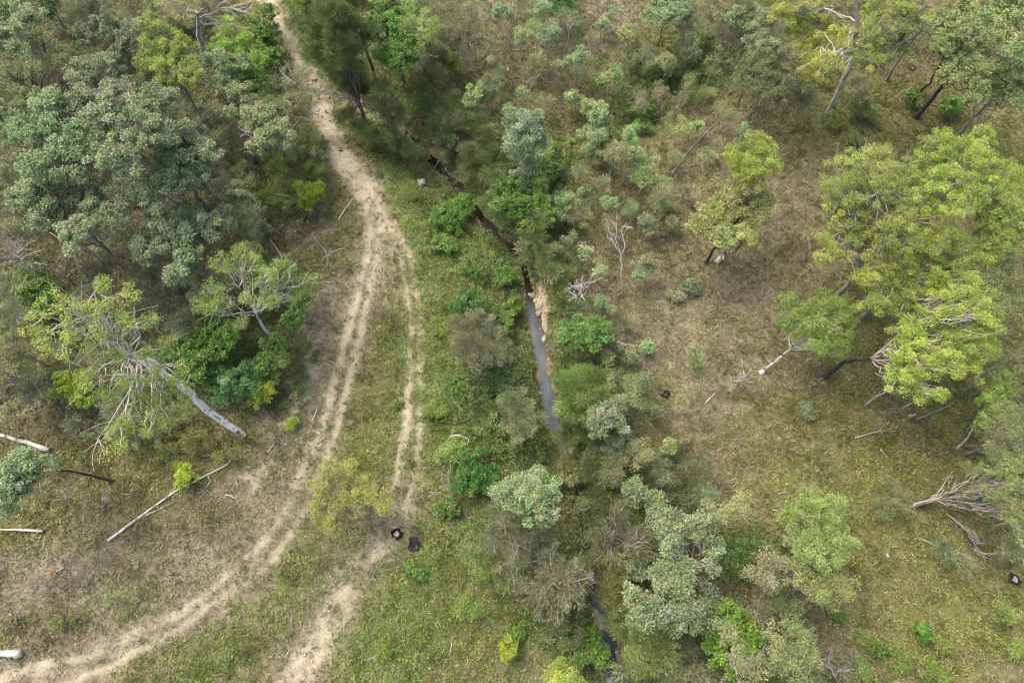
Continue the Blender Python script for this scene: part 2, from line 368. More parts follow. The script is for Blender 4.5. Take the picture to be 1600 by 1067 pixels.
# quick height lookup on the finished grid
_ZG = Z.reshape(sh); _x0 = np.searchsorted(xs, -74+1e-6)-1; _y0 = np.searchsorted(ys, -12+1e-6)-1
_x0 = int(np.argmin(abs(xs+74))); _y0 = int(np.argmin(abs(ys+12)))
_slow = terrain
def terrain(x, y):
    x = np.asarray(x, float); y = np.asarray(y, float)
    fx = np.clip((x+74)/.2, 0, 738.9)+_x0; fy = np.clip((y+12)/.2, 0, 478.9)+_y0
    ix = fx.astype(int); iy = fy.astype(int); fx = fx-ix; fy = fy-iy
    return (_ZG[iy, ix]*(1-fx)+_ZG[iy, ix+1]*fx)*(1-fy)+(_ZG[iy+1, ix]*(1-fx)+_ZG[iy+1, ix+1]*fx)*fy
# ------------------------------------------------------------------ water
g = Geo(); pts = []
for k in range(len(creek_px)-1):
    a = np.array(CR[k]); b = np.array(CR[k+1])
    for t in np.linspace(0, 1, 12, endpoint=False): pts.append(np.r_[a+(b-a)*t, (CRW[k]*(1-t)+CRW[k+1]*t)])
pts = np.array(pts)
T = unit(np.gradient(pts[:, :2], axis=0)); Nn = np.c_[-T[:, 1], T[:, 0]]
hw = pts[:, 2:3]+.8; offs = np.linspace(-1, 1, 17)
Vw = np.concatenate([np.stack([np.r_[pts[k, :2]+Nn[k]*o*hw[k], WL] for o in offs]) for k in range(len(pts))])
n9 = len(offs)
i, j = np.meshgrid(np.arange(len(pts)-1), np.arange(n9-1), indexing='ij'); i = i.ravel(); j = j.ravel()
Fw = np.stack([i*n9+j, i*n9+j+1, (i+1)*n9+j+1, (i+1)*n9+j], 1)
uw, vw = proj(Vw[:, 0], Vw[:, 1], Vw[:, 2])
sky_sheen = sstep(430, 520, vw)*(1-sstep(700, 800, vw))*(.35+.65*sstep(.3, .6, fbm(Vw[:, 0], Vw[:, 1], 2.2, 93))); low = sstep(840, 900, vw)  # blue grey paints the sky's reflection; dark brown is tannin plus painted shade
Cw = np.array([.02,.017,.011])[None]*(1-sky_sheen-low)[:, None]*(.7+.6*noise(Vw[:, 0], Vw[:, 1], 1.5, 91))[:, None] + np.array([.085,.105,.12])[None]*sky_sheen[:, None]*(.75+.5*fbm(Vw[:, 0], Vw[:, 1], 1.5, 90))[:, None] \
   + (np.array([.05,.06,.065])+.18*sstep(.52, .68, noise(Vw[:, 0], Vw[:, 1], .9, 92))[:, None])*low[:, None]  # pale blotches: sky glints painted onto the lower creek
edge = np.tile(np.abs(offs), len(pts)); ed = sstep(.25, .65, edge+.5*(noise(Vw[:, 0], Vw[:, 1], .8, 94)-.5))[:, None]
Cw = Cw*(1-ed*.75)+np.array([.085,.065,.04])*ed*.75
mw, N, L, b = mat('creek_water')
a = N.new('ShaderNodeAttribute'); a.attribute_name = 'col'; L.new(a.outputs['Color'], b.inputs['Base Color'])
nz = N.new('ShaderNodeTexNoise'); nz.inputs['Scale'].default_value = 3.0; nz.inputs['Detail'].default_value = 4
tc = N.new('ShaderNodeTexCoord'); L.new(tc.outputs['Object'], nz.inputs['Vector'])
bp = N.new('ShaderNodeBump'); bp.inputs['Strength'].default_value = .25; bp.inputs['Distance'].default_value = .08
L.new(nz.outputs['Fac'], bp.inputs['Height']); L.new(bp.outputs[0], b.inputs['Normal'])
setp(b, Roughness=.08, IOR=1.33)
o = mesh_obj('creek_water', Vw, Fw, mw, None, Cw, True); o['kind'] = 'structure'; o['label'] = 'shallow brown creek water with sky reflection painted blue grey'

# ------------------------------------------------------------------ grass and herbs
def openz(x, y):  # open stretch where the water colour carries the painted sky reflection
    u, v = proj(x, y, 0*x); return (v > 425) & (v < 690)
def bars(x, y):
    u, v = proj(x, y, WL+0*x)
    b = np.exp(-((u-845)/13)**2-((v-492)/46)**2)
    b = np.maximum(b, np.exp(-((u-884)/11)**2-((v-712)/32)**2)); b = np.maximum(b, np.exp(-((u-552)/26)**2-((v-172)/10)**2))
    b = np.maximum(b, np.exp(-((u-680)/26)**2-((v-245)/16)**2)); b = np.maximum(b, np.exp(-((u-510)/22)**2-((v-138)/12)**2)); return (b > .45) | ((v > 870) & (np.abs(u-np.interp(v, [870,900,940,985,1030,1067], [918,926,934,944,956,968])) < 13))
def in_view(x, y, m=5.0):
    u, v = proj(x, y, 0*x)
    return (u > -m*16) & (u < 1600+m*16) & (v > -m*9) & (v < 1067+m*16)
def scatter(rs, n):
    x = rs.uniform(-70, 70, n); y = rs.uniform(-10, 78, n)
    keep = in_view(x, y) & (rs.rand(n) < np.clip(1.15-.008*y, .5, 1))
    return x[keep], y[keep]
zp = [np.array(PAL[z]) for z in ZN]
def pick(rs, W):
    c = np.cumsum(W, 1); r = rs.rand(len(W), 1); zi = (r > c).sum(1).clip(0, 7)
    out = np.zeros((len(W), 3))
    for z in range(8):
        m = zi == z; out[m] = zp[z][rs.randint(0, len(zp[z]), m.sum())]
    return out, zi
def grass(seed=5, NT=int(GRASS_N)):
    rs = np.random.RandomState(seed); x, y = scatter(rs, NT)
    W, rd, cd = zones(x, y)
    keep = (cd > .08) & ~bars(x, y) & (rs.rand(len(x)) > np.clip(rd*1.0, 0, .93)) & (rs.rand(len(x)) > .6*W[:, 6])
    x, y, W = x[keep], y[keep], W[keep]
    C, zi = pick(rs, W)
    z = terrain(x, y); n = len(x); B = 5
    long_ = (.5+1.0*fbm(x, y, 5, 101))*np.choose(zi, [1.1, .75, .9, 1.0, .8, 1.0, .45, .8])
    long_ = long_*(.75+.9*sstep(.58, .78, noise(x, y, .9, 103)))
    C = C*(.68+.64*noise(x, y, 1.1, 104))[:, None]*(.85+.3*noise(x, y, .5, 105))[:, None]
    sway = fbm(x, y, 9, 102)*6.28*2
    g = Geo()
    for b in range(B):
        az = rs.rand(n)*6.28; lean = rs.uniform(.5, 1.25, n)
        d = np.stack([np.cos(az)*lean+.35*np.cos(sway), np.sin(az)*lean+.35*np.sin(sway), np.ones(n)*.8], 1); d = unit(d)
        L = .34*long_*rs.uniform(.6, 1.3, n); w = rs.uniform(.03, .065, n)*(1+.5*(zi == 1))
        w = np.where(np.isin(zi, [2, 3]), w*1.5, w)
        c = np.stack([x, y, z], 1)+d*L[:, None]*.5+np.c_[rs.randn(n, 2)*.09, np.zeros(n)]
        leaves(g, c, d, np.c_[rs.randn(n, 2)*.5, np.ones(n)], L, w, C*rs.uniform(.75, 1.3, (n, 1)))
    o = g.build('grass', M_GRASS); o['kind'] = 'stuff'; o['label'] = 'mixed dry straw and green grass covering the ground'; o['category'] = 'grass'
def herbs(seed=9, NT=int(HERB_N)):
    """low leafy weeds: tiny mounds of broad leaves in the green zones"""
    rs = np.random.RandomState(seed); x, y = scatter(rs, NT)
    W, rd, cd = zones(x, y)
    cl = sstep(.42, .62, fbm(x, y, 2.2, 111))
    p = (W[:, 2]*.9+W[:, 3]*1.3+W[:, 1]*.28)*(.2+.8*cl)
    u, v = proj(x, y, 0*x)
    p *= 1-.85*np.exp(-((u-620)/70)**2-((v-960)/90)**2)
    keep = (cd > np.where(openz(x, y), .1, -.2)) & ~bars(x, y) & (rd < .25) & (rs.rand(len(x)) < p)
    x, y, W, cl = x[keep], y[keep], W[keep], cl[keep]
    W2 = W.copy(); W2[:, [0, 4, 5, 6, 7]] = 0; W2 += 1e-6; W2 /= W2.sum(1)[:, None]
    C, zi = pick(rs, W2)
    tint = (.75+.6*fbm(x, y, 1.5, 112))[:, None]; C = C*tint*1.08
    z = terrain(x, y); n = len(x); hgt = (.12+.5*cl*fbm(x, y, 1.8, 113))*(.6+.6*W[:, 3])
    g = Geo()
    for b in range(6):
        az = rs.rand(n)*6.28; c = np.stack([x+rs.randn(n)*.13, y+rs.randn(n)*.13, z+hgt*rs.uniform(.3, 1.2, n)], 1)
        d = np.stack([np.cos(az), np.sin(az), rs.uniform(-.3, .6, n)], 1)
        leaves(g, c, d, np.c_[rs.randn(n, 2)*.35, np.ones(n)], rs.uniform(.11, .24, n), rs.uniform(.06, .12, n), C*rs.uniform(.8, 1.25, (n, 1)))
    o = g.build('ground_cover', M_LEAF); o['kind'] = 'stuff'; o['label'] = 'low green leafy weeds and ferns between track and creek'; o['category'] = 'ground cover'
def litter(seed=13):
    rs = np.random.RandomState(seed); n = 42000
    x, y = scatter(rs, n); W, rd, cd = zones(x, y)
    keep = (cd > .3) & (rs.rand(len(x)) < .25+.6*(W[:, 0]+W[:, 4]+W[:, 5])) & (rs.rand(len(x)) > rd)
    x, y = x[keep], y[keep]; n = len(x); z = terrain(x, y)
    g = Geo(); az = rs.rand(n)*6.28
    d = np.stack([np.cos(az), np.sin(az), rs.randn(n)*.15], 1); L = .12+rs.rand(n)**5*1.3
    cc = np.array([(.42,.39,.35), (.5,.47,.41), (.3,.24,.2), (.36,.3,.22)])[rs.randint(0, 4, n)]*rs.uniform(.7, 1.15, (n, 1))
    leaves(g, np.stack([x, y, z+.12+rs.rand(n)*.12], 1), d, np.tile([0., 0, 1], (n, 1)), L, rs.uniform(.025, .06, n), cc)
    o = g.build('leaf_litter', M_GRASS); o['kind'] = 'stuff'; o['label'] = 'scattered fallen twigs, bark strips and leaf litter'; o['category'] = 'leaf litter'
UG = [(150,70,230,80,1.3,0),(60,160,90,60,1.2,0),(330,230,70,90,1.0,0),(40,300,60,60,1.0,0),(250,330,180,90,.9,0),(430,110,50,60,1.0,1),(440,270,50,60,.9,1),(30,450,60,60,1.0,1),(380,560,90,60,1.0,1),
      (220,480,120,60,.8,0),(150,620,130,60,.7,0),(30,610,50,60,.8,0),(320,680,70,30,.7,2),(500,60,50,60,1.0,1),(640,120,70,50,1.1,1),(700,60,60,60,.9,0),(700,170,60,40,1.0,2),(720,230,50,40,1.1,3),
      (770,260,30,40,.9,3),(840,300,40,60,1.0,1),(870,380,35,70,1.1,3),(880,450,25,50,1.0,3),(895,560,35,60,1.0,3),(935,640,45,60,.9,3),(910,720,30,60,.9,3),(950,790,50,60,1.1,3),(965,880,40,60,1.1,3),
      (1000,990,60,70,1.1,3),(1060,880,70,70,.8,3),(900,960,30,80,.8,1),(760,620,60,100,.6,1),(1050,125,110,40,1.2,1),(1150,90,80,60,1.0,0),(1240,100,70,70,1.0,1),(1360,60,80,50,.7,0),(870,240,40,30,1,1),
      (960,190,80,20,1,1),(1050,760,50,60,.8,3),(1140,870,50,50,.8,1),(1220,940,50,60,.8,0),(1230,1030,70,40,.8,0),(1080,1030,90,40,.6,0),(1570,690,50,70,.9,0),(1570,440,40,60,.6,0),(1560,780,60,60,.7,0),(1560,60,60,60,.7,0),(840,20,100,30,.5,0),(900,320,50,60,.5,0)]
UP = [[(.15,.185,.085), (.18,.22,.11), (.12,.15,.07), (.22,.24,.13)], [(.12,.20,.05), (.16,.24,.06), (.09,.16,.04), (.19,.26,.07)], [(.19,.20,.07), (.24,.24,.09), (.15,.17,.06)], [(.12,.15,.065), (.15,.185,.08), (.095,.125,.055), (.18,.20,.10)]]
def undergrowth(seed=23, NT=190000):
    """understory scrub too tangled to count: waist to head high leaf clumps on thin stalks"""
    rs = np.random.RandomState(seed); x, y = scatter(rs, NT); u, v = proj(x, y, 0*x)
    u2 = u+50*(fbm(x, y, 5, 121)-.5); v2 = v+50*(fbm(x, y, 5, 122)-.5)
    w = np.stack([k*np.exp(-((u2-a)/c)**2-((v2-b)/d)**2) for a, b, c, d, k, t in UG], 1)
    p = w.max(1); ti = np.array([q[5] for q in UG])[w.argmax(1)]
    n1 = fbm(x, y, 2.6, 123); p = p*np.where(ti == 3, .45+.8*sstep(.35, .55, n1), .25+1.0*sstep(.38, .58, n1))
    _, rd, cd = zones(x, y)
    keep = (cd > np.where(openz(x, y), .3, -.05)) & ~bars(x, y) & (rd < .2) & (rs.rand(len(x)) < p*.75)
    x, y, ti, n1 = x[keep], y[keep], ti[keep], n1[keep]; n = len(x)
    h = .25+2.0*sstep(.42, .7, n1)*rs.uniform(.35, 1.1, n)*np.where(ti == 2, .4, 1)*np.where(ti == 3, 1.25, 1)
    c0 = np.stack([x, y, terrain(x, y)+h], 1); g = Geo(); m = 22; idx = np.repeat(np.arange(n), m)
    tint = (.75+.5*noise(x, y, 1.3, 124))[:, None]
    pc = np.zeros((n, 3))
    for t in range(4):
        k = ti == t; pl = np.array(UP[t]); pc[k] = pl[rs.randint(0, len(pl), k.sum())]
    pc = pc*tint
    N_ = n*m; d = unit(rs.randn(N_, 3)); d[:, 2] = np.abs(d[:, 2])
    strand = (ti[idx] == 3)
    L = np.where(strand, .34, .2)*rs.uniform(.6, 1.3, N_); Wd = np.where(strand, .045, .09)*rs.uniform(.7, 1.3, N_)
    leaves(g, c0[idx]+d*(.42*rs.rand(N_)**.5)[:, None]*np.array([1, 1, .6]), d+rs.randn(N_, 3)*.4, d*.5+rs.randn(N_, 3)*.4+np.array([0, 0, .9]), L, Wd, pc[idx]*rs.uniform(.75, 1.3, (N_, 1)))
    d2 = unit(np.c_[rs.randn(n, 2)*.35, np.ones(n)]); leaves(g, c0-d2*(h*.5)[:, None], d2, rs.randn(n, 3), h, np.full(n, .04), np.tile([.3, .27, .23], (n, 1)))
    o = g.build('undergrowth', M_LEAF); o['kind'] = 'stuff'; o['label'] = 'tangled green understory scrub under the trees'; o['category'] = 'undergrowth'
grass(); herbs(); litter(); undergrowth()
def pebbles(seed=17):
    rs = np.random.RandomState(seed); g = Geo()
    ico = np.array([(0,0,1),(.9,0,.3),(.3,.85,.3),(-.7,.5,.3),(-.7,-.5,.3),(.3,-.85,.3),(.7,.5,-.4),(-.3,.85,-.4),(-.9,0,-.4),(-.3,-.85,-.4),(.7,-.5,-.4),(0,0,-1)])
    tri = [(0,1,2),(0,2,3),(0,3,4),(0,4,5),(0,5,1),(1,6,2),(2,7,3),(3,8,4),(4,9,5),(5,10,1),(6,7,2),(7,8,3),(8,9,4),(9,10,5),(10,6,1),(11,7,6),(11,8,7),(11,9,8),(11,10,9),(11,6,10)]
    tri = np.array([(a, b, c, c) for a, b, c in tri])[:, :3]
    spots = [(500,135,32,12,170),(560,152,22,8,70),(694,272,12,12,80),(702,280,8,12,40),(828,455,9,20,110),(843,490,9,32,150),(850,535,8,14,60),(930,900,6,40,70),(950,1000,10,45,90),(955,1045,14,22,60),(468,128,16,10,40),(865,662,8,5,20),(600,195,10,10,20)]
    V = []; Fm = []; C = []; n = 0
    for u, v, su, sv, cnt in spots:
        for k in range(cnt):
            p = G(u+rs.randn()*su, v+rs.randn()*sv)
            s = .045+.16*rs.rand()**4; sc = s*np.array([rs.uniform(.7, 1.3), rs.uniform(.7, 1.3), .6])
            V.append(p+ico*sc*rs.uniform(.85, 1.15, (12, 1))); Fm.append(tri+n); n += 12
            C.append(np.tile(np.array([(.45,.41,.35), (.36,.31,.25), (.3,.27,.24), (.5,.43,.32)][rs.randint(4)])*rs.uniform(.7, 1.1), (20, 1)))
    # loose pale pebbles on the track
    for k in range(260):
        a = RUTW[rs.randint(6, len(RUTW))][0]; q = rs.randint(len(a)-1); t = rs.rand()
        x = a[q][0]*(1-t)+a[q+1][0]*t+rs.randn()*.9; y = a[q][1]*(1-t)+a[q+1][1]*t+rs.randn()*.9
        s = .04+.09*rs.rand()**3
        V.append(np.array([x, y, float(terrain(x, y))+.02])+ico*s*rs.uniform(.7, 1.2, (12, 1))); Fm.append(tri+n); n += 12
        C.append(np.tile(np.array([.5,.46,.38])*rs.uniform(.8, 1.15), (20, 1)))
    o = mesh_obj('pebbles', np.concatenate(V), np.concatenate(Fm), M_ROCK, None, np.concatenate(C)); o['kind'] = 'stuff'
    o['label'] = 'loose pale pebbles in the creek crossing and track'; o['category'] = 'pebbles'
pebbles()
# ------------------------------------------------------------------ plants: builders
def tag(o, label, cat, group=None):
    o['label'] = label; o['category'] = cat; o['kind'] = 'thing'
    if group: o['group'] = group
    return o
def root(name, label, cat, loc, group=None):
    o = bpy.data.objects.new(name, None); col.objects.link(o); o.location = loc
    o.empty_display_size = .3
    return tag(o, label, cat, group)
# style: cr clump radius, lp leaves per clump, L, W leaf size, den clumps per m2 of shell, tw twig visibility, kind, palette
ST = {
 'BG': dict(cr=.5, lp=56, L=.27, W=.14, den=1.0, kind='leaf', bark='grey', pal=[(.15,.21,.12), (.19,.255,.15), (.245,.30,.19), (.12,.175,.095), (.20,.265,.13), (.26,.27,.22)]),
 'YG': dict(cr=.45, lp=64, L=.22, W=.085, den=1.0, kind='leaf', bark='grey', pal=[(.22,.29,.055), (.28,.345,.075), (.17,.235,.05), (.34,.38,.10), (.14,.20,.05)]),
 'GY': dict(cr=.55, lp=50, L=.24, W=.085, den=1.0, kind='leaf', bark='grey', pal=[(.17,.24,.055), (.205,.28,.065), (.14,.20,.045), (.25,.30,.09), (.12,.18,.045)]),
 'OY': dict(cr=.5, lp=42, L=.22, W=.08, den=.85, kind='leaf', bark='grey', pal=[(.25,.24,.075), (.31,.29,.10), (.2,.2,.06), (.28,.28,.13), (.33,.30,.08)]),
 'OL': dict(cr=.5, lp=44, L=.24, W=.075, den=.8, kind='leaf', bark='grey', pal=[(.155,.195,.09), (.19,.225,.105), (.125,.16,.07), (.225,.25,.13)]),
 'PA': dict(cr=.5, lp=42, L=.23, W=.09, den=.8, kind='leaf', bark='dead', pal=[(.23,.25,.13), (.28,.29,.16), (.19,.22,.11), (.32,.32,.18)]),
 'CA': dict(cr=.75, lp=110, L=.5, W=.048, den=.8, kind='strand', bark='brown', pal=[(.10,.145,.06), (.13,.175,.075), (.08,.115,.048), (.155,.195,.09)]),
 'WI': dict(cr=.55, lp=75, L=.36, W=.042, den=.8, kind='strand', bark='dead', pal=[(.17,.205,.125), (.215,.245,.16), (.135,.165,.10), (.25,.27,.20)]),
 'LG': dict(cr=.42, lp=46, L=.26, W=.16, den=1.6, kind='leaf', bark='brown', pal=[(.085,.17,.035), (.11,.21,.045), (.14,.24,.055), (.065,.135,.03)]),
 'LD': dict(cr=.42, lp=46, L=.25, W=.13, den=1.5, kind='leaf', bark='brown', pal=[(.05,.11,.03), (.07,.14,.04), (.09,.17,.045), (.045,.09,.03)]),
 'LY': dict(cr=.36, lp=44, L=.22, W=.12, den=1.8, kind='leaf', bark='brown', pal=[(.23,.33,.03), (.28,.37,.04), (.18,.28,.03), (.32,.38,.06)]),
 'DD': dict(cr=.5, lp=0, L=.2, W=.1, den=.9, kind='none', bark='dead', pal=[(.2, .2, .2)]),
}
TINT = {'leaf': np.array([1.04,1.06,.84]), 'strand': np.array([1.1,1.06,.88]), 'none': 1}
def jit(rs, a, s): return np.asarray(a)*(1+s*rs.randn())
def crown_clumps(rs, C, r, st, flat, dens):
    """clump centres through the upper shell and body of one foliage mass"""
    n = max(5, int(st['den']*dens*14*r*r/(1+.12*r)))
    d = rs.randn(n, 3); d = unit(d); d[:, 2] = np.where(d[:, 2] < -.25, -d[:, 2], d[:, 2])
    rad = r*np.where(rs.rand(n) < .72, rs.uniform(.75, 1.12, n), rs.uniform(.25, .75, n))
    lump = 1+.28*np.sin(3*np.arctan2(d[:, 1], d[:, 0])+rs.rand()*6)*rs.rand()
    p = C+d*(rad*lump)[:, None]*np.array([1, 1, flat])
    return p
def foliage(g, rs, cent, st, C, tint, lp=1.0, ls=1.0):
    ls = ls*(.74 if st['kind'] == 'leaf' else .85); m = int(st['lp']*lp*(1.9 if st['kind'] == 'leaf' else 1.35))
    if m < 1: return
    n = len(cent); cr = st['cr']*rs.uniform(.65, 1.3, n)
    idx = np.repeat(np.arange(n), m); N_ = len(idx)
    d = unit(rs.randn(N_, 3)); d[:, 2] = np.abs(d[:, 2])*np.where(rs.rand(N_) < .75, 1, -1)
    rr = cr[idx]*rs.rand(N_)**.45
    c = cent[idx]+d*rr[:, None]*np.array([1, 1, .7])
    pal = np.array(st['pal']); base = pal[rs.randint(0, len(pal), n)]*rs.uniform(.76, 1.25, (n, 1))*(1+.035*rs.randn(1, 3))*rs.uniform(.88, 1.13)
    odd = rs.rand(n) < .05; base[odd] = np.array([.27,.25,.16])
    cc = 1.25*TINT.get(st['kind'])*(.6*base[idx]+.4*pal[rs.randint(0, len(pal), N_)])*rs.uniform(.75, 1.28, (N_, 1))*tint
    if st['kind'] == 'strand':
        out = unit(cent-C+rs.randn(n, 3)*.4)[idx]
        dd = unit(d*.8+out*.9+rs.randn(N_, 3)*.25); nn = rs.randn(N_, 3)*.7+np.array([0, 0, 1])
    else:
        dd = unit(d+rs.randn(N_, 3)*.6-np.array([0, 0, .25])); nn = d*.6+rs.randn(N_, 3)*.45+np.array([0, 0, .9])
    leaves(g, c, dd, nn, st['L']*ls*rs.uniform(.6, 1.3, N_), st['W']*ls*rs.uniform(.7, 1.3, N_), cc)
def hfor(B, u, v, z0, z1):
    hs = np.linspace(z0, z1, 60); q = [np.hypot(*(P(u, v, B[2]+h)[:2]-B[:2])) for h in hs]
    return hs[int(np.argmin(q))]
SEED = [1000]
def plant(name, label, cat, style, blobs, h, base=None, tint=1.0, r0=None, bark=None, flat=.75, dens=1.0, lp=1.0, ls=1.0,
          fork=.5, group=None, way=None, auto=0.0, twig=1.0, shrub=False, stems=1, limbs=None, lbark=None, lean=0.0, holes=None):
    """one tree or bush. blobs: (u, v, radius px[, height]); base: photo pixel of the foot"""
    SEED[0] += 1; rs = np.random.RandomState(SEED[0])
    st = ST[style]; bl = []
    for b in blobs:
        bl.append([b[0], b[1], b[2], b[3] if len(b) > 3 else None])
    if base is not None: B = G(*base)
    else:
        mu = np.mean([b[0] for b in bl]); mv = np.mean([b[1] for b in bl])
        z = 0.
        for i in range(8): q = P(mu, mv, z+h*.8); z = float(terrain(q[0], q[1]))
        B = np.array([q[0]+lean*h, q[1], z])
    B = B-np.array([0, 0, .08])
    Cs = []; Rs = []
    for u, v, r, hh in bl:
        if hh is None:
            hh = h*(.82+.2*rs.rand())
            if auto: hh = (1-auto)*hh+auto*hfor(B, u, v, h*.3, h*1.15)
        z = B[2]+hh; Cs.append(P(u, v, z)); Rs.append(r*mpp(u, v, z))
    Cs = np.array(Cs); Rs = np.array(Rs); M = Cs.mean(0)
    if r0 is None: r0 = .03+.014*h+.004*Rs.sum()
    tint = tint*(1+.03*rs.randn(3))*rs.uniform(.93, 1.06)
    R = root(name, label, cat, B, group)
    if not shrub: Rs = Rs*(1.22 if style == 'YG' else 1.02 if style == 'CA' else 1.14)
    bm = BARK[bark or st['bark']]; colr = (.3, .3, .3)
    gt = Geo()
    # trunk
    if shrub:
        for k in range(max(stems, 4)):
            q = Cs[rs.randint(len(Cs))]+rs.randn(3)*Rs.mean()*.3; tube(gt, bez(B+np.r_[rs.randn(2)*.1, 0], q, rs, .12, 6), np.linspace(.05, .015, 6), colr, 4)
        trunk_pts = [B, B*.5+M*.5]; tp = np.array([B+(M-B)*t for t in np.linspace(0, .6, 5)]); tr = np.full(5, .03)
    else:
        if way:
            wp = [B]+[P(u, v, B[2]+hh) for u, v, hh in way]
            tp = []
            for a, b in zip(wp[:-1], wp[1:]): tp += list(bez(a, b, rs, .04, 6, 0, .008))[:-1]
            tp = np.array(tp+[wp[-1]])
        else:
            top = B+(M-B)*fork*np.array([.85, .85, 1]); top[2] = B[2]+(M[2]-B[2])*(fork+.1)
            tp = bez(B, top, rs, .06, 8, 0, .01)
        tr = r0*np.linspace(1, .55 if not lbark != 'white' else .42, len(tp)); tr[0] *= 1.35
        for s in range(stems):
            q = tp.copy()
            if s: q = q+np.outer(np.linspace(.2, 1.3, len(tp)), np.r_[rs.randn(2)*.5, 0])
            tube(gt, q, tr*(1 if s == 0 else .75), colr, 8)
    if not shrub: gt.build('trunk', bm, R, True, B)
    gf = Geo(); glist = []
    tl = np.linspace(0, 1, len(tp))
    for i, (C, r) in enumerate(zip(Cs, Rs)):
        gl = Geo(); gw = Geo()
        k = rs.uniform(.62, 1) if len(Cs) > 1 else 1
        zt = min(max((C[2]-r*.7-B[2])/(tp[-1][2]-B[2]+1e-6), .45), 1)
        k = min(k, zt)
        if way: k = np.argmin([np.linalg.norm(C-q)+.5*max(0, q[2]-C[2]+1) for q in tp[1:]])/(len(tp)-1)+1/len(tp); k = min(k, 1)
        s0 = np.array([np.interp(k, tl, tp[:, a]) for a in range(3)])
        rl = min(r0*.5, .035+.035*r) if len(Cs) > 1 else r0*.5
        end = C+np.array([0, 0, r*.15])
        lb = bez(s0, end, rs, .14, 8, .06)
        if not shrub: tube(gl, lb, np.linspace(rl, rl*.4, 8), colr, 5)
        cl = crown_clumps(rs, C, r, st, flat, dens)
        if holes: cl = cl[rs.rand(len(cl)) > holes]
        foliage(gf, rs, cl, st, C-np.array([0, 0, r*.5]), tint, lp, ls)
        nt = int(len(cl)*(.75 if twig >= 1 else .75*twig))
        for q in cl[:nt]:
            s = np.array([np.interp(rs.uniform(.35, 1), np.linspace(0, 1, 8), lb[:, a]) for a in range(3)])
            if shrub: s = C+(q-C)*.3-np.array([0, 0, r*.4])
            e = q+(q-C)*.12*twig+np.array([0, 0, .1*twig])
            w = (.022+.01*r)*min(twig, 1.6)
            b3 = bez(s, e, rs, .14, 5, .03, .03); tube(gw, b3, np.linspace(w, w*.35, 5), colr, 3)
            if twig > 1.2 or style in ('DD', 'WI'):
                for _ in range(3):
                    t3 = rs.uniform(.3, .9); s3 = b3[0]*(1-t3)+b3[-1]*t3 if False else b3[int(t3*4)]
                    e3 = s3+unit((e-s)+rs.randn(3)*.9*np.linalg.norm(e-s))*np.linalg.norm(e-s)*rs.uniform(.3, .6)
                    tube(gw, bez(s3, e3, rs, .12, 4), np.linspace(w*.5, w*.2, 4), colr, 3)
        glist.append((gl, gw))
    big = (limbs if limbs is not None else (len(Cs) > 2 and h > 6)) and not shrub
    if big:
        for gl, gw in glist:
            lo = gl.build('limb', BARK[lbark] if lbark else bm, R, True, B); gw.build('twigs', BARK[lbark] if lbark else bm, lo, True, B)
    else:
        ga = Geo()
        if shrub: glist.append((gt, Geo()))
        for pair in glist:
            for gl in pair:
                for V, F_, C_ in zip(gl.V, gl.F, gl.C): ga.V.append(V); ga.C.append(C_); ga.F.append(F_+ga.n)
                ga.n += gl.n
        ga.build('stems' if shrub else 'branches', bm, R, True, B)
    if st['lp'] and lp > 0: gf.build('foliage' if shrub else 'crown', M_NEEDLE if st['kind'] == 'strand' else M_LEAF, R, False, B)
    return R

def log(name, label, cat, px, r, barkn='dead', lift=None, thin=.78, forks=(), group=None, hs=None):
    """a fallen trunk lying on the ground along photo pixels; forks: lists of pixels"""
    SEED[0] += 1; rs = np.random.RandomState(SEED[0])
    def path(px, a, b):
        out = []
        Q = [G(*p) for p in px]
        for i in range(len(Q)-1):
            for t in np.linspace(0, 1, 5, endpoint=False):
                out.append(Q[i]*(1-t)+Q[i+1]*t)
        out.append(Q[-1]); out = np.array(out); n = len(out)
        rr = np.linspace(a, b, n)
        out[1:-1, :2] += rs.randn(n-2, 2)*a*.12
        zz = terrain(out[:, 0], out[:, 1]); kk = np.convolve(np.r_[zz[0], zz[0], zz, zz[-1], zz[-1]], np.ones(5)/5, 'valid'); out[:, 2] = kk+rr*.85+.12
        return out, rr
    B = G(*px[0]); g = Geo(); r *= thin; p, rr = path(px, r, r*.45 if len(px) > 2 or len(forks) else r*.7)
    tube(g, p, rr, (.3, .3, .3), 8, rs, True, .15)
    tg = [g]
    if forks:
        R = root(name, label, cat, B, group)
        g.build('trunk', BARK[barkn], R, True, B)
        for f in forks:
            g2 = Geo(); p, rr = path(f, r*.45, r*.15); tube(g2, p, rr, (.3,)*3, 6, rs, True, .1); g2.build('branch', BARK[barkn], R, True, B)
        return R
    o = g.build(name, BARK[barkn], None, True, B); o.location = B
    return tag(o, label, cat, group)
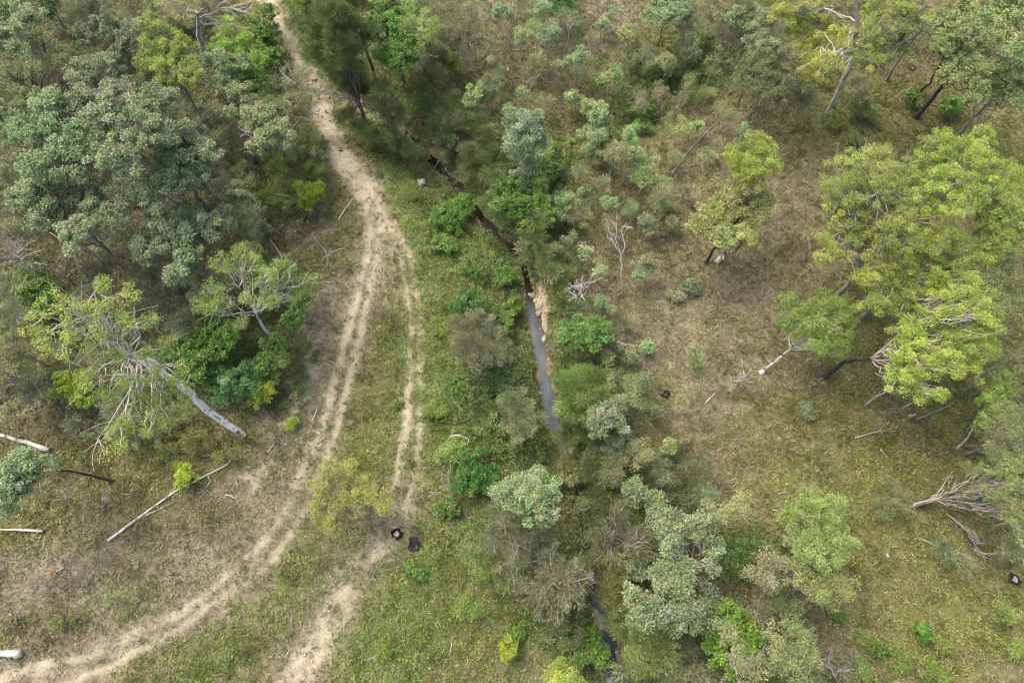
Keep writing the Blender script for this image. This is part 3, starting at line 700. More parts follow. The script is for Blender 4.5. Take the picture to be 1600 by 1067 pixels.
# ------------------------------------------------------------------ the trees of the photo
def tree(style, label, blobs, h, base=None, **k): return plant(k.pop('name', 'gum_tree'), label, k.pop('cat', 'tree'), style, blobs, h, base, **k)
def sap(style, label, u, v, r, h, **k):
    """slender young tree; crown of two or three tufts above a thin stem"""
    SEED[0] += 0; rs = np.random.RandomState(int(u*13+v)); k.setdefault('flat', 1.0)
    bl = [(u, v, r*.75, h)]
    k.setdefault('tint', np.array([rs.uniform(.95, 1.25), rs.uniform(1.0, 1.28), rs.uniform(.85, 1.1)])); k.setdefault('lp', rs.uniform(.75, 1.2)); k.setdefault('ls', rs.uniform(.8, 1.15)); k.setdefault('dens', rs.uniform(.6, 1.1))
    for i in range(3 if r > 12 else 1): bl.append((u+rs.randn()*r*.5, v+r*rs.uniform(-.4, .9), r*rs.uniform(.4, .6), h*rs.uniform(.6, .85)))
    k.setdefault('r0', .035+.008*h)
    return plant(k.pop('name', 'sapling'), label, k.pop('cat', 'sapling'), style, bl, h, k.pop('base', None), **k)
def bush(style, label, blobs, h, **k):
    return plant(k.pop('name', 'bush'), label, k.pop('cat', 'bush'), style, blobs, h, shrub=True, flat=k.pop('flat', .8), **k)
def dead(label, blobs, h, base=None, **k):
    k.setdefault('twig', 1.3); k.setdefault('bark', 'white' if 'white' in label or 'pale' in label else 'dead')
    return plant(k.pop('name', 'dead_tree'), label, k.pop('cat', 'dead tree'), 'DD', blobs, h, base, **k)

# --- white gum leaning from the track bank
tree('OY', 'big leaning white gum with patchy pale trunk and sparse yellow leaves left of the track',
     [(92,478,24),(62,520,26),(120,508,26),(165,478,24),(200,505,22),(240,500,20),(100,545,20),(178,560,22),(215,598,22),(172,615,22),(258,612,22),(150,450,20),
      (292,618,16),(222,640,24),(192,682,24),(240,665,18),(205,462,14),(150,530,18),(260,540,16),(130,600,14),(285,582,15),(250,585,16),(228,560,14)], 21, (378,680), bark='patchy', lbark='white', tint=np.array([.86,1.12,.75]), auto=.85, r0=.33,
     way=[(322,640,4),(300,615,6.5),(262,590,10),(240,566,12.5),(205,556,15)], dens=.66, twig=1.4, lp=1.0, flat=.7, fork=.9)
# --- top left
tree('OY', 'tall white gum with smooth forking trunk at the top edge, left of the track', [(330,8,24),(350,42,16),(388,14,20),(290,20,18),(262,5,18),(308,-12,26),(375,45,14)], 17, (328,114),
     bark='white', auto=.6, r0=.42, way=[(322,84,3),(310,55,6),(308,22,10)], dens=.45, twig=1.6)
tree('YG', 'rounded yellow green tree beside the white gum at the top left', [(255,62,24),(272,108,26),(238,98,18),(298,122,18),(232,35,14),(285,80,20),(262,135,14)], 11, dens=1.0, tint=.95)
bush('YG', 'lime leafed thicket under the white gum beside the upper track', [(385,78,28),(360,48,22),(405,98,18),(345,75,18)], 4, tint=np.array([.85,1.15,.8]))
bush('LG', 'dark green bush between the thicket and the upper track', [(415,55,22),(430,90,18),(400,35,16)], 2.5)
big = [('broad blue green gum with trunk hidden, nearest the upper left corner clearing', [(62,212,34),(92,168,32),(110,250,36),(52,262,22),(128,215,26)], 14),
       ('blue green gum with a domed top, upper centre of the big gum stand', [(150,128,34),(182,155,30),(130,160,26),(165,195,34),(205,190,24)], 15),
       ('tallest blue green gum with whitish flower patch in the stand', [(235,165,34),(228,215,36),(262,200,28),(190,250,30),(250,150,20)], 16),
       ('lower left blue green gum of the big stand with dead grey twigs', [(55,305,34),(95,322,34),(135,300,30),(150,345,32),(115,372,26),(70,345,22)], 12),
       ('blue green gum on the lower edge of the stand above the white gum', [(255,365,34),(295,385,28),(228,395,20),(340,352,26),(285,425,20),(310,350,26)], 10)]
for l, b, h in big: tree('BG', l, b, h, dens=.95, twig=1.2, group='blue green gums in the left stand')
tree('BG', 'blue green gum with visible leaning trunk on the right side of the stand', [(285,240,34),(305,275,28),(255,295,34),(215,300,28),(328,240,16),(300,210,20),(265,258,24)], 13, (341,319), dens=.95, twig=1.3, r0=.2, group='blue green gums in the left stand')
tree('BG', 'slender blue green gum by the fork shaped gap right of the stand', [(375,160,24),(398,188,20),(352,150,18),(425,215,22),(405,232,14)], 10, (398,252), dens=1.0, twig=1.1)
tree('BG', 'small blue green gum below the white gum trunk', [(342,105,22),(372,108,18),(350,128,14)], 8, (343,140), dens=1.1)
bush('OL', 'grey green bush on bare soil right of the stand trunk', [(375,268,16),(390,285,12),(372,245,10)], 4)
bush('BG', 'round blue green bush left of the shrubby clearing', [(375,305,22),(395,330,16)], 4)
tree('OL', 'thin grey green tree left of the bright bush beside the track', [(372,345,22),(395,360,16)], 6)
tree('BG', 'pale blue green tree cut by the upper left corner', [(18,25,28),(12,62,24),(48,30,22),(28,85,14)], 10, (62,100), bark='dead', r0=.14, twig=1.2)
tree('OL', 'olive tree with dark slender trunks in the upper left corner', [(20,128,26),(55,118,20),(40,150,16)], 9, bark='dark')
tree('BG', 'blue green gum half cut by the left edge above the stand', [(2,185,24),(22,210,18)], 9)
for u, v, r, h, s, t, l in [(170,42,20,6,'BG',.75,'dull green sapling under the yellow green tree'),(205,22,18,6,'OL',.8,'olive sapling at the top edge above the stand'),(132,60,18,6,'BG',.75,'bushy sapling on brown litter above the stand'),
    (112,18,18,6,'OL',.75,'olive sapling at the top edge in brown litter'),(88,85,14,5,'BG',.7,'small sapling beside dark leaning trunks'),(150,88,14,5,'OL',.8,'sapling close above the domed gum'),
    (190,88,14,5,'BG',.7,'narrow sapling between domed gum and yellow tree'),(215,125,12,5,'OL',.8,'olive sapling left below the yellow green tree'),(60,60,14,5,'OL',.8,'olive sapling right of the corner tree'),
    (12,268,22,6,'OL',.9,'pale olive sapling on the left edge'),(8,318,18,5,'WI',.8,'grey wispy sapling on the left edge'),(300,160,14,5,'OL',.8,'olive sapling below the yellow green tree'),
    (320,190,16,6,'BG',.8,'blue green sapling right of the tallest gum'),(345,195,12,5,'OL',.8,'thin olive sapling in the gap by the slender gum'),(80,8,16,6,'LD',1,'dark green sapling at the top edge'),(240,12,14,5,'OL',.8,'olive sapling left of the tall white gum'),
    (430,130,16,4,'OL',.8,'olive sapling beside the creek crossing'),(425,20,14,4,'LG',.8,'green sapling close to the upper track')]:
    sap(s, l, u, v, r, h, tint=t, group='saplings in the upper left woodland')
for u0, v0, u1, v1, h, l in [(70,96,38,52,8,'dark bare leaning trunk beside the corner gum'),(105,118,72,70,8,'thin dark leaning trunk right of the corner gum'),(238,112,178,50,7,'grey leaning bare stem behind the yellow green tree'),(155,92,120,40,7,'pale bare stem in the brown litter')]:
    plant('bare_tree', l, 'bare tree', 'DD', [(u1, v1, 14, h)], h, (u0, v0), bark='dark' if 'dark' in l else 'dead', r0=.12, fork=.85, twig=1.3, dens=.3)
# --- left middle
dead('grey wispy leafless shrub by the left edge', [(28,398,30),(50,412,18)], 5, twig=1.4, dens=.8)
dead('reddish grey dead bush right of the wispy shrub', [(85,428,16),(102,422,12)], 4, bark='brown', dens=.6)
bush('WI', 'large grey twiggy bush under the lower gum', [(200,398,34),(180,430,24),(235,425,30)], 4, dens=.9, twig=1.3, tint=.85)
bush('WI', 'dusky grey bush right behind the leaning white gum', [(252,462,32),(225,448,22),(272,485,18)], 4.5, dens=.9, twig=1.3, tint=.7)
bush('LG', 'lush green bush under dead branches by the left edge', [(55,452,32),(75,480,20),(35,480,20)], 3)
tree('WI', 'pale wispy tree with bare grey limbs on the left edge', [(12,455,22),(30,490,20),(8,505,18)], 7, twig=1.6, dens=.7)
tree('OL', 'faded olive tree along the left edge below the wispy tree', [(8,590,22),(18,640,18),(5,560,16)], 6, twig=1.4, dens=.7)
bush('LY', 'lime green bush left below the leaning white gum', [(112,598,20),(128,618,18),(92,610,13),(138,590,12)], 2.5, tint=.8)
bush('OL', 'grey green bush beneath the leaning gum crown', [(150,590,22),(180,600,20),(140,560,16)], 3, tint=.8)
bush('LD', 'dark bush under the middle of the leaning white gum', [(275,575,22),(285,545,18),(290,520,16)], 3)
bush('LG', 'bright leafed bush between the two white trunked gums', [(300,555,22),(322,525,20),(305,585,18)], 4)
bush('LD', 'deep blue green bush below the second white gum', [(378,598,26),(355,612,20),(400,582,16),(342,588,16)], 3, tint=np.array([.9,1.1,1.3]))
bush('LY', 'lime bush on the bank edge beside the track, below the second white gum', [(412,612,17),(400,628,10),(422,602,10)], 2)
bush('LG', 'green thicket right under the second white gum', [(430,540,20),(415,572,18),(455,505,18),(445,565,14),(470,470,16)], 3.5)
bush('LG', 'leafy thicket left under the second white gum', [(345,480,24),(330,505,20),(365,520,20),(345,545,18)], 4, tint=.85)
bush('LD', 'dark round bush behind the second white gum crown', [(415,420,20),(428,440,18),(400,450,16)], 4)
tree('GY', 'second white gum with open yellow green crown beside the track bend', [(380,418,24),(412,436,18),(448,432,24),(480,438,20),(345,462,22),(322,482,18),(395,470,18),(435,475,18),(352,410,16),(462,462,16),(385,390,16),(370,505,14)],
     10, (441,549), bark='white', auto=.35, r0=.2, way=[(428,528,2.5),(408,505,5),(400,490,6.5)], dens=.65, twig=1.5)
tree('GY', 'small yellow green tree above the second white gum', [(388,398,18),(400,415,14)], 7, tint=1.05)
bush('LY', 'vivid lime round bush beside the track bend', [(485,303,21),(478,316,12),(497,296,12)], 2.5, lp=1.4)
bush('GY', 'yellowish scrub left of the vivid lime bush', [(440,285,24),(425,305,20),(455,318,18),(440,260,18)], 2.2, dens=.7, lp=.7, tint=.8)
bush('GY', 'low olive scrub next to the eroded track edge', [(500,275,16),(488,262,14)], 1.8, dens=.7, tint=.75)
bush('LY', 'small lime bush beside the long fallen pale tree', [(291,740,17),(283,752,9)], 1.8, tint=.95)
bush('LY', 'tiny lime bush on the mauve scarp beside the track', [(459,660,7),(455,667,5)], .8, tint=.9)
bush('OL', 'dark straggly bush under the leaning gum trunk', [(285,650,20),(262,668,16),(245,690,16)], 1.8, tint=.85)
bush('GY', 'yellow green scrub at the foot of the leaning gum', [(305,690,26),(270,715,26),(340,712,18)], 1.2, dens=.6, lp=.6, tint=.8)
dead('grey bare shrub on the grass left of the track bend', [(512,398,22),(500,410,14)], 3, (517,428), twig=1.2, dens=.3)
tree('BG', 'light green gum with dark branches cut by the lower left edge', [(25,735,26),(12,775,22),(58,728,20),(40,760,18),(5,800,14),(-10,750,24)], 9, (178,752), bark='dark', r0=.14, way=[(140,742,2),(105,735,4),(70,738,6)], fork=.9, tint=1.1)
dead('small dead branching sapling standing below the dark branched gum', [(163,775,10),(168,765,8)], 3, (163,797), twig=1.4, dens=.4)
dead('thin dead sapling left of the log on yellow grass', [(105,760,10),(103,778,8)], 2.5, (110,785), twig=1.3, dens=.4)
bush('OL', 'low grey green bush on the bare slope below the fallen pale tree', [(182,935,18),(195,945,14)], 1.2, dens=.7, lp=.7, twig=1.2)
bush('GY', 'low yellow green bush in red brown grass of the lower left slope', [(100,975,16)], .8, dens=.6, lp=.6, tint=.8)
# --- the crossing
tree('OL', 'wispy tree with bare white twigs overhanging the track at the creek crossing', [(465,125,22),(478,158,18),(500,145,14),(455,150,16),(445,170,12)], 6, (452,203), twig=1.8, dens=.8, bark='dead', r0=.13)
dead('bare white twigged limb tree leaning over the track below the crossing', [(505,180,14),(480,176,16)], 4, (458,200), twig=1.5, dens=.5)
tree('BG', 'silvery green gum left of the track below the crossing', [(408,200,20),(430,218,20),(440,200,14),(420,180,14)], 8, tint=1.1)
bush('OL', 'olive bush on the left bank of the track below the crossing', [(482,215,20),(462,232,18),(495,240,14)], 2.5, tint=.9)
ca = [('tall dark sheoak on the right of the upper track', [(520,25,26,15),(540,55,34,13),(510,80,28,10),(548,90,28,10),(575,60,20,12),(500,50,20,12),(530,115,24,7),(560,118,20,6),(548,135,20,4.5),(570,140,16,4)], 15, None),
      ('dark sheoak behind the upper track at the top edge', [(560,10,20,14),(545,-15,24,14)], 14, None)]
for l, b, h, bs in ca: tree('CA', l, b, h, bs, name='sheoak_tree', dens=1.25, flat=1.0, twig=.5)
tree('CA', 'feathery sheoak leaning over the creek below the crossing', [(600,140,13,9),(603,165,18,7),(618,182,16,6),(588,165,13,6),(622,200,14,4.5)], 9, None, name='sheoak_tree', dens=1.2, tint=1.15, flat=1, twig=.5)
tree('CA', 'low dark sheoak between track and creek', [(545,186,17),(565,202,15),(580,214,13)], 3.5, name='sheoak_tree', dens=1.2, twig=.5)
tree('CA', 'sheoak spreading over the shaded creek bank', [(640,236,13),(622,230,15)], 3.5, name='sheoak_tree', dens=1.1, tint=1.2, twig=.5)
tree('LG', 'bright green broadleaf tree above the creek at the top', [(600,20,24),(612,48,22),(632,68,22),(592,60,18),(640,20,20),(618,95,20),(602,88,16),(636,92,14)], 10, name='broadleaf_tree', dens=1.0, tint=1.1)
bush('LY', 'yellow green bush at the top edge between sheoaks', [(478,2,16),(466,-4,12)], 3, tint=.7)
tree('GY', 'slim gum with forked white trunk near the top', [(652,32,22),(668,48,18),(640,45,16),(660,62,12)], 10, (662,146), bark='white', r0=.13, twig=1.3, way=[(660,105,4),(655,85,6),(646,70,7.5)], dens=.9)
dead('white leafless tree beside the slim forked gum', [(668,85,14,6),(645,108,12,4)], 6, (664,128), bark='white', dens=.35, twig=1.3)
for s, l, b, h in [('OL','grey olive tree right of the slim forked gum',[(700,28,22),(712,52,18),(690,60,14)],6),('OL','dark olive tree at the top edge behind bare twigs',[(735,15,16),(722,35,14)],6),('CA','dusky wattle behind the slim forked gum',[(690,100,20),(675,120,16),(655,140,16)],4)]:
    tree(s, l, b, h, dens=1.0)
bush('LY', 'lime bush below the grey olive tree', [(698,108,14),(705,95,10),(692,120,9)], 2.5, tint=.85)
dead('pale dead shrub right of the lime bush', [(724,85,15),(735,78,10)], 3.5, twig=1.3)
bush('GY', 'tawny green thicket on the creek bank', [(680,160,28),(710,170,26),(650,165,20)], 2, tint=.75, dens=.8)
bush('OL', 'dark bank thicket above the shaded creek', [(700,225,26),(730,215,24),(690,200,22),(745,240,22)], 2.2, tint=.8, dens=.9)
tree('CA', 'low sheoak on the bank above the dark pool', [(745,200,20),(735,250,22),(760,265,20),(715,195,18)], 4, name='sheoak_tree', tint=1.15, twig=.6)
bush('OL', 'brownish bush between the pool and the bright trees', [(735,270,18),(762,290,16),(750,250,14)], 2, tint=np.array([1.0,.85,.7]))
# --- creek line trees
tree('BG', 'silvery gum standing over the gully mouth beside the creek', [(822,200,24,9),(810,222,20,8),(838,228,18,8),(830,185,14,9.5),(822,258,14,5),(812,275,12,4)], 10, (830,292), bark='dead', r0=.12, tint=1.12, dens=1.1)
tree('LG', 'leafy green creek tree above the bend', [(800,300,20),(790,322,20),(815,325,20),(835,300,16)], 6, name='creek_tree', tint=.9)
tree('CA', 'olive sheoak just right of the dark creek pool', [(772,275,14),(780,305,14),(785,335,16),(765,320,12)], 5, name='sheoak_tree', tint=1.3, twig=.5)
tree('LG', 'light green creek tree with yellowish tips below the gully mouth', [(838,318,16),(846,340,18),(828,350,16)], 5, name='creek_tree', tint=np.array([1.25,1.1,1]))
tree('CA', 'dark olive sheoak shading the narrow creek', [(838,375,22),(850,400,18),(822,395,14),(858,425,16),(842,352,14)], 5.5, name='sheoak_tree', tint=1.35, twig=.5)
tree('CA', 'small sheoak above the white sand bar', [(868,400,14),(872,430,16),(865,460,14),(878,480,14)], 4, name='sheoak_tree', tint=1.0, twig=.5)
bush('LG', 'yellow flowered bush under the silvery gum', [(860,245,10),(858,225,8)], 2, tint=np.array([1.9,1.4,.7]))
bush('LD', 'dark bush in the gully mouth', [(868,270,16),(862,255,14),(850,285,14)], 1.6)
tree('CA', 'broad dark green sheoak over the long pool', [(905,610,28),(930,595,22),(890,630,20),(915,640,26),(945,620,18),(880,600,14)], 6.5, name='sheoak_tree', tint=np.array([1.15,1.3,1.0]), dens=1.35, twig=.4)
tree('CA', 'dull sheoak leaning below the broad one', [(900,665,22),(885,680,18),(925,675,20)], 4.5, name='sheoak_tree', tint=1.1, twig=.5)
tree('BG', 'blue green gum tucked against the broad sheoak', [(945,645,18),(962,660,14),(935,668,14),(960,632,12),(930,650,10)], 7, dens=1.2)
tree('OL', 'olive sapling on the right of the broad sheoak', [(985,600,14),(970,612,12),(990,625,10),(958,592,12)], 6, name='sapling', cat='sapling')
bush('BG', 'little blue green bush up slope of the broad sheoak', [(1003,593,11),(996,604,8)], 3)
tree('LG', 'domed broadleaf tree of dark green tufts right of the sand bar', [(885,520,15),(905,512,15),(925,512,15),(942,518,13),(900,532,14),(925,535,14),(880,535,10),(912,522,15)], 5, name='broadleaf_tree', dens=1.0, tint=np.array([1.05,1.0,1.25]), flat=.6)
dead('white leafless branch tangle below the broad sheoak', [(930,690,14),(918,698,12)], 3.5, (940,712), twig=1.4, dens=.35, bark='dead')
dead('pale dead tree with spreading twigs above the domed broadleaf', [(908,448,22,4.5),(895,462,16,4),(925,440,14,4)], 4.5, twig=1.5, dens=.7)
sap('BG', 'blue green sapling beside the pale dead tree', 942, 478, 14, 3.5); sap('BG', 'blue green sapling left of the pale dead tree', 880, 448, 10, 3)
sap('BG', 'pale sapling above the pale dead tree', 935, 418, 11, 3)
bush('WI', 'large rounded grey wattle between track and creek', [(735,520,26),(765,525,24),(748,548,28),(722,545,18),(775,552,18),(718,505,14),(750,500,18)], 4.5, dens=1.2, twig=1.1, lp=1.2)
bush('WI', 'oval grey wattle on the left bank of the long pool', [(808,630,24),(820,650,22),(798,655,18),(815,672,18),(795,622,14)], 3.8, dens=1.2, twig=1.1, lp=1.2, tint=np.array([.92,1.02,.85]))
bush('LD', 'dark emerald bush above the rounded grey wattle', [(730,470,18),(745,482,16),(718,485,12)], 1.6, tint=np.array([.9,1.15,1]))
bush('LD', 'dark green mound below the fallen branch among weeds', [(745,725,24),(735,760,26),(760,750,20),(720,745,16)], 1.3, tint=np.array([.9,1.25,1]), dens=.8)
bush('LG', 'weedy mound at the creek edge above the long pool', [(800,480,16),(790,505,14)], 1.0, dens=.7)
tree('BG', 'silver green gum with dense rounded crown left of the creek', [(815,765,22),(840,768,20),(860,775,16),(825,788,22),(850,795,18),(790,775,16),(845,750,14)], 9, dens=1.3, tint=1.18, lp=1.2)
tree('WI', 'wispy olive wattle below the silver green gum', [(790,815,26),(825,825,28),(775,840,20),(810,852,26),(850,840,20),(800,880,18)], 6, dens=1.0, twig=1.3, tint=.85, name='wattle_tree')
tree('WI', 'grey twiggy wattle at the lower creek, left bank', [(868,895,28),(845,915,26),(890,915,26),(870,938,26),(905,895,16),(835,940,18)], 6.5, dens=1.0, twig=1.6, tint=.95, name='wattle_tree')
bush('OL', 'soft low bush under the grey twiggy wattle', [(865,985,22),(890,1000,18)], 2, tint=.8)
bush('YG', 'round yellow green bush cut by the bottom edge', [(880,1050,22),(895,1062,16),(868,1062,14)], 4, lp=1.2, tint=1.1)
bush('LG', 'leafy weed clump on the lower creek bank', [(925,1000,18),(935,1025,16),(910,1030,14)], 1.8)
bush('LY', 'small lime weed clump right of the bottom grass', [(795,1008,12),(800,1020,9),(790,1022,8)], 1.2, tint=.85)
bush('LG', 'pale green weed clump at the lower left bank', [(808,985,10)], .8, tint=1.2)
tree('WI', 'open twiggy sheoak with bare white branches over the lower creek', [(965,830,24),(990,850,20),(950,855,20),(985,820,18),(940,820,16)], 6.5, dens=.95, twig=1.8, tint=.72, name='sheoak_tree')
tree('CA', 'dark sheoak along the narrow creek below the sand', [(930,760,18),(940,780,18),(925,740,14),(950,800,14)], 4, name='sheoak_tree', tint=1.0)
tree('CA', 'brownish sheoak right beside the creek rapids', [(955,890,20),(965,915,22),(950,925,16),(975,880,14)], 5, name='sheoak_tree', tint=np.array([1.5,1.35,1.2]))
tree('CA', 'grey brown sheoak near the bottom edge right of the creek', [(1000,1000,24),(1020,1030,26),(985,1030,18),(1035,1010,18),(1010,985,16)], 6, name='sheoak_tree', tint=np.array([1.7,1.55,1.5]), twig=1.2)
tree('PA', 'pale olive sapling tree right of the twiggy branches', [(1000,700,18),(990,715,14),(1015,712,12)], 5, name='sapling', cat='sapling', tint=.85)
tree('BG', 'blue green sapling with two tufts above the rapids', [(990,762,16),(1000,775,14),(1025,785,13),(1022,795,9)], 5.5, (1015,815), dens=1.2, name='sapling', cat='sapling')
tree('BG', 'twisted gum with pale crooked limbs in the lower creek group', [(1045,815,16),(1062,830,18),(1085,818,18),(1100,835,14),(1040,832,10),(1115,862,15),(1110,885,11),(1030,818,10)], 8, (1070,905), bark='dead', twig=1.2, dens=1.05, r0=.16)
tree('PA', 'pale yellowish gum crown above the rusty patch', [(1130,798,15),(1150,790,15),(1120,815,12),(1165,788,10),(1105,785,10)], 8, dens=1.0, twig=1.3)
tree('BG', 'large spreading blue green gum at the lower creek group', [(1050,885,22),(1070,900,20),(1035,905,16),(1060,930,22),(1005,940,20),(990,925,14),(1030,955,20),(1050,975,18),(1075,960,16),(1000,965,14),(1045,850,14)], 9, bark='dead', dens=1.1, twig=1.2, tint=.92)
tree('BG', 'dull gum crown beside the lime tree near the bottom', [(1095,950,18),(1110,935,14),(1090,975,16)], 7, tint=.82)
tree('LG', 'vivid green dense tree near the bottom, right of the creek group', [(1130,965,22),(1155,985,24),(1140,1010,24),(1120,1000,20),(1165,1010,18),(1145,1040,14)], 5.5, name='broadleaf_tree', tint=np.array([1.15,1.05,.8]), dens=1.1)
tree('PA', 'pale crown with white crooked branch over the vivid green tree', [(1130,975,15,8.5),(1140,990,14,8.5),(1155,1030,18,8),(1180,1045,18,8),(1150,1055,14,7)], 8.5, bark='dead', twig=1.4, dens=.9, tint=.9)
dead('bare grey tree leaning from below at the right of the pale crown', [(1190,990,14),(1198,1015,12)], 5, twig=1.4, dens=.4)
# --- slope above the gully
for a in [('BG',760,88,12,4,'blue green sapling above the dead pale shrub'),('BG',745,152,18,4,'sapling on the grassy slope right of the tawny thicket',),('WI',750,178,14,3,'wispy sapling below the grassy slope sapling'),
    ('BG',785,22,12,4,'small sapling on mauve grass at the top edge'),('OL',772,50,10,3.5,'thin olive sapling on mauve grass'),('BG',862,52,18,5,'sapling with flat tufted crown near the top edge'),('OL',835,42,14,4,'olive sapling left of the flat tufted sapling'),
    ('BG',815,58,11,4,'round small sapling beside a leaning stem'),('LD',885,6,18,4,'dark sapling cut by the top edge'),('OL',892,32,14,5,'olive sapling with long thin trunk'),('BG',848,15,13,4,'pale sapling cut by the top edge'),
    ('BG',905,88,14,4.5,'narrow bright sapling in mid slope'),('BG',957,118,14,4.5,'larger green sapling in mid slope'),('BG',980,52,9,3,'lone little sapling on pale grass'),('BG',945,36,8,2.5,'smallest round sapling near the top'),
    ('WI',840,100,17,3,'grey dead looking sapling on pale grass'),('BG',820,145,10,3,'two tufted sapling above the silvery gum'),('BG',892,152,11,3.2,'small sapling left of the gully trees'),
    ('BG',938,178,17,5,'sapling at the upper gully edge'),('BG',920,168,12,4.5,'sapling close above the gully edge'),('BG',1040,98,14,4,'sapling in dark gully grass'),
    ('OL',1080,130,16,4,'olive sapling right in the dark gully grass'),('WI',1018,82,16,3.5,'white twigged sapling above the dark gully'),('WI',998,162,14,3.5,'white twigged sapling with fan branches in the gully'),
    ('WI',1030,145,16,3.5,'thin white stemmed sapling in the gully'),('OL',1120,95,18,5,'olive sapling on the gully head'),('WI',1080,75,16,4,'pale wispy sapling above the gully head'),
    ('BG',935,215,16,4,'sapling standing on the lower lip of the gully'),('BG',928,238,13,3,'low sapling just below the gully lip'),('BG',982,215,14,5,'upper tuft sapling below the gully'),
    ('BG',970,238,20,5,'blue green sapling with grey twigs on the ridge'),('BG',995,245,16,4.5,'forked white stem sapling on the ridge'),('PA',1005,275,17,3.5,'pale yellowish sapling on the ridge'),('OL',1060,195,18,3,'thin grey sapling beside the long broken log'),
    ('WI',1025,310,22,3.5,'white twigged sapling with green centre on the ridge'),('BG',1035,320,12,3.5,'green tufted sapling at the white twigs'),('BG',885,318,16,3.5,'pale blue green sapling right of the creek trees'),('WI',905,335,18,3,'straggly grey sapling right of the creek trees'),
    ('WI',955,350,14,3.5,'leafless looking sapling above the tall bare stem'),('BG',1010,405,13,4,'sapling with bent white stem in mid ridge'),('BG',1000,430,8,3,'smaller sapling next to the bent stem'),
    ('BG',1012,350,12,3,'sapling under the white twigs'),('PA',985,560,8,1.5,'tiny pale sapling on the ridge side'),('WI',1085,562,13,.8,'low bluish sapling bush on straw grass'),('BG',1010,540,7,1.2,'tiny sapling in the green hollow'),
    ('OL',1130,175,14,3,'faint olive sapling by the top end of the broken log'),('BG',1160,205,9,2.5,'small bluish sapling above the bright yellow gum'),('WI',905,20,10,3,'bare pale sapling near the top edge')]:
    s, u, v, r, h, l = a[:6]
    if s == 'OL' and h >= 5: k = dict(fork=.8)
    else: k = {}
    sap(s, l, u, v, r*1.1, h, bark='white', twig=1.5 if s == 'WI' else 1.0, group='saplings scattered on the dry slope', **k)
tree('BG', 'rounded gum at the top edge above the gully', [(1030,12,18),(1052,8,18),(1040,28,16),(1062,22,12),(1020,28,12)], 6, dens=1.1)
tree('OL', 'slender tree with long leaning stem at the top edge', [(1118,8,16),(1128,18,12)], 6, (1100,58), bark='dead')
tree('BG', 'blue green gum above the gully head', [(1165,22,20),(1185,35,18),(1150,30,14),(1178,58,18),(1195,72,14)], 7)
tree('OL', 'dull grey green gum right of the gully head', [(1185,95,18),(1165,112,20),(1195,120,14),(1150,130,16)], 6, tint=.95)
bush('LG', 'bright bush in the dark gully', [(1088,68,12),(1105,60,10)], 1.5, tint=np.array([1.5,1.3,.9]))
bush('LG', 'bright green gully bush beside fallen sticks', [(990,178,10),(1015,172,10),(1002,195,12)], 1.5, tint=1.1)
dead('tall bare white sapling standing on the ridge', [(962,355,14,6),(978,350,10,5.5),(948,365,8,4.5)], 6, (972,452), bark='white', dens=.35, twig=1.3, r0=.12)
dead('white leafless bush on the straw grass near the bright crowned gum', [(1162,590,18),(1170,598,10)], 2, twig=1.3, dens=.6)
bush('BG', 'round herb like bush alone on dry grass', [(1077,448,11),(1069,453,9),(1084,452,7)], .6, tint=.8, dens=.6)
bush('BG', 'pale low bush on dry grass left of the round one', [(1055,465,10)], .6, dens=.6, tint=1.2)
# --- right side
tree('YG', 'bright yellow green top of the gum in the middle of the ridge', [(1172,235,24,10),(1190,262,24,10),(1152,262,18,9.5),(1195,232,14,10),(1168,285,20,9),(1145,245,12,9.5)], 10, (1130,400), dens=1.1, tint=.98, twig=.8)
tree('BG', 'paler green gum with dark foot below the bright yellow gum', [(1142,318,24),(1170,330,24),(1110,345,22),(1150,350,24),(1192,318,18),(1090,350,16),(1125,370,16),(1165,372,14)], 7.5, (1103,411), bark='dark', dens=1.2, tint=np.array([1.3,1.22,.8]), twig=1.0)
tree('YG', 'huge yellow green gum at right, upper crown', [(1330,270,30),(1370,262,28),(1315,300,24),(1350,300,32),(1395,290,30),(1320,345,24),(1365,345,32),(1410,330,32),(1300,330,20),(1400,370,26),(1300,370,20),(1345,385,24),(1380,245,18),(1430,300,24),(1300,400,16)], 12, (1300,468), bark='grey', auto=.2, dens=.9, lbark='dead', r0=.32, twig=1.3, way=[(1318,452,2.5),(1345,420,5)], tint=.9)
tree('YG', 'bright gum crown reaching highest at the right', [(1470,230,22),(1500,240,26),(1530,222,20),(1525,258,24),(1455,262,26),(1475,292,28),(1510,300,28),(1540,290,18),(1445,320,20),(1490,325,20)], 13, dens=.93, lbark='dead', twig=1.2, tint=1.05)
tree('YG', 'yellow green gum filling the right edge', [(1560,300,24),(1580,330,26),(1550,340,22),(1590,290,22),(1560,375,26),(1590,375,22),(1530,355,20),(1575,265,16),(1530,400,20)], 11, dens=.93, lbark='dead', twig=1.2, tint=.95)
tree('YG', 'wide yellow green gum below the upper crowns', [(1435,380,28),(1470,370,26),(1500,400,26),(1400,415,28),(1445,425,32),(1480,440,28),(1380,450,26),(1420,470,28),(1370,480,20),(1350,440,18)], 11, dens=.93, lbark='dead', twig=1.2, tint=.86)
tree('YG', 'bright edged yellow green gum leaning from a dark trunk', [(1510,465,26),(1530,500,26),(1480,485,28),(1525,535,26),(1490,535,30),(1450,515,30),(1540,520,18),(1510,570,22),(1470,575,26),(1420,520,24),(1430,560,26),(1400,560,20),(1440,610,22),(1465,625,14),(1410,600,20)], 11, (1288,590), bark='dark', auto=.2, dens=.93, lbark='dead', twig=1.2, r0=.22, way=[(1320,565,3),(1362,560,6)], tint=1.0)
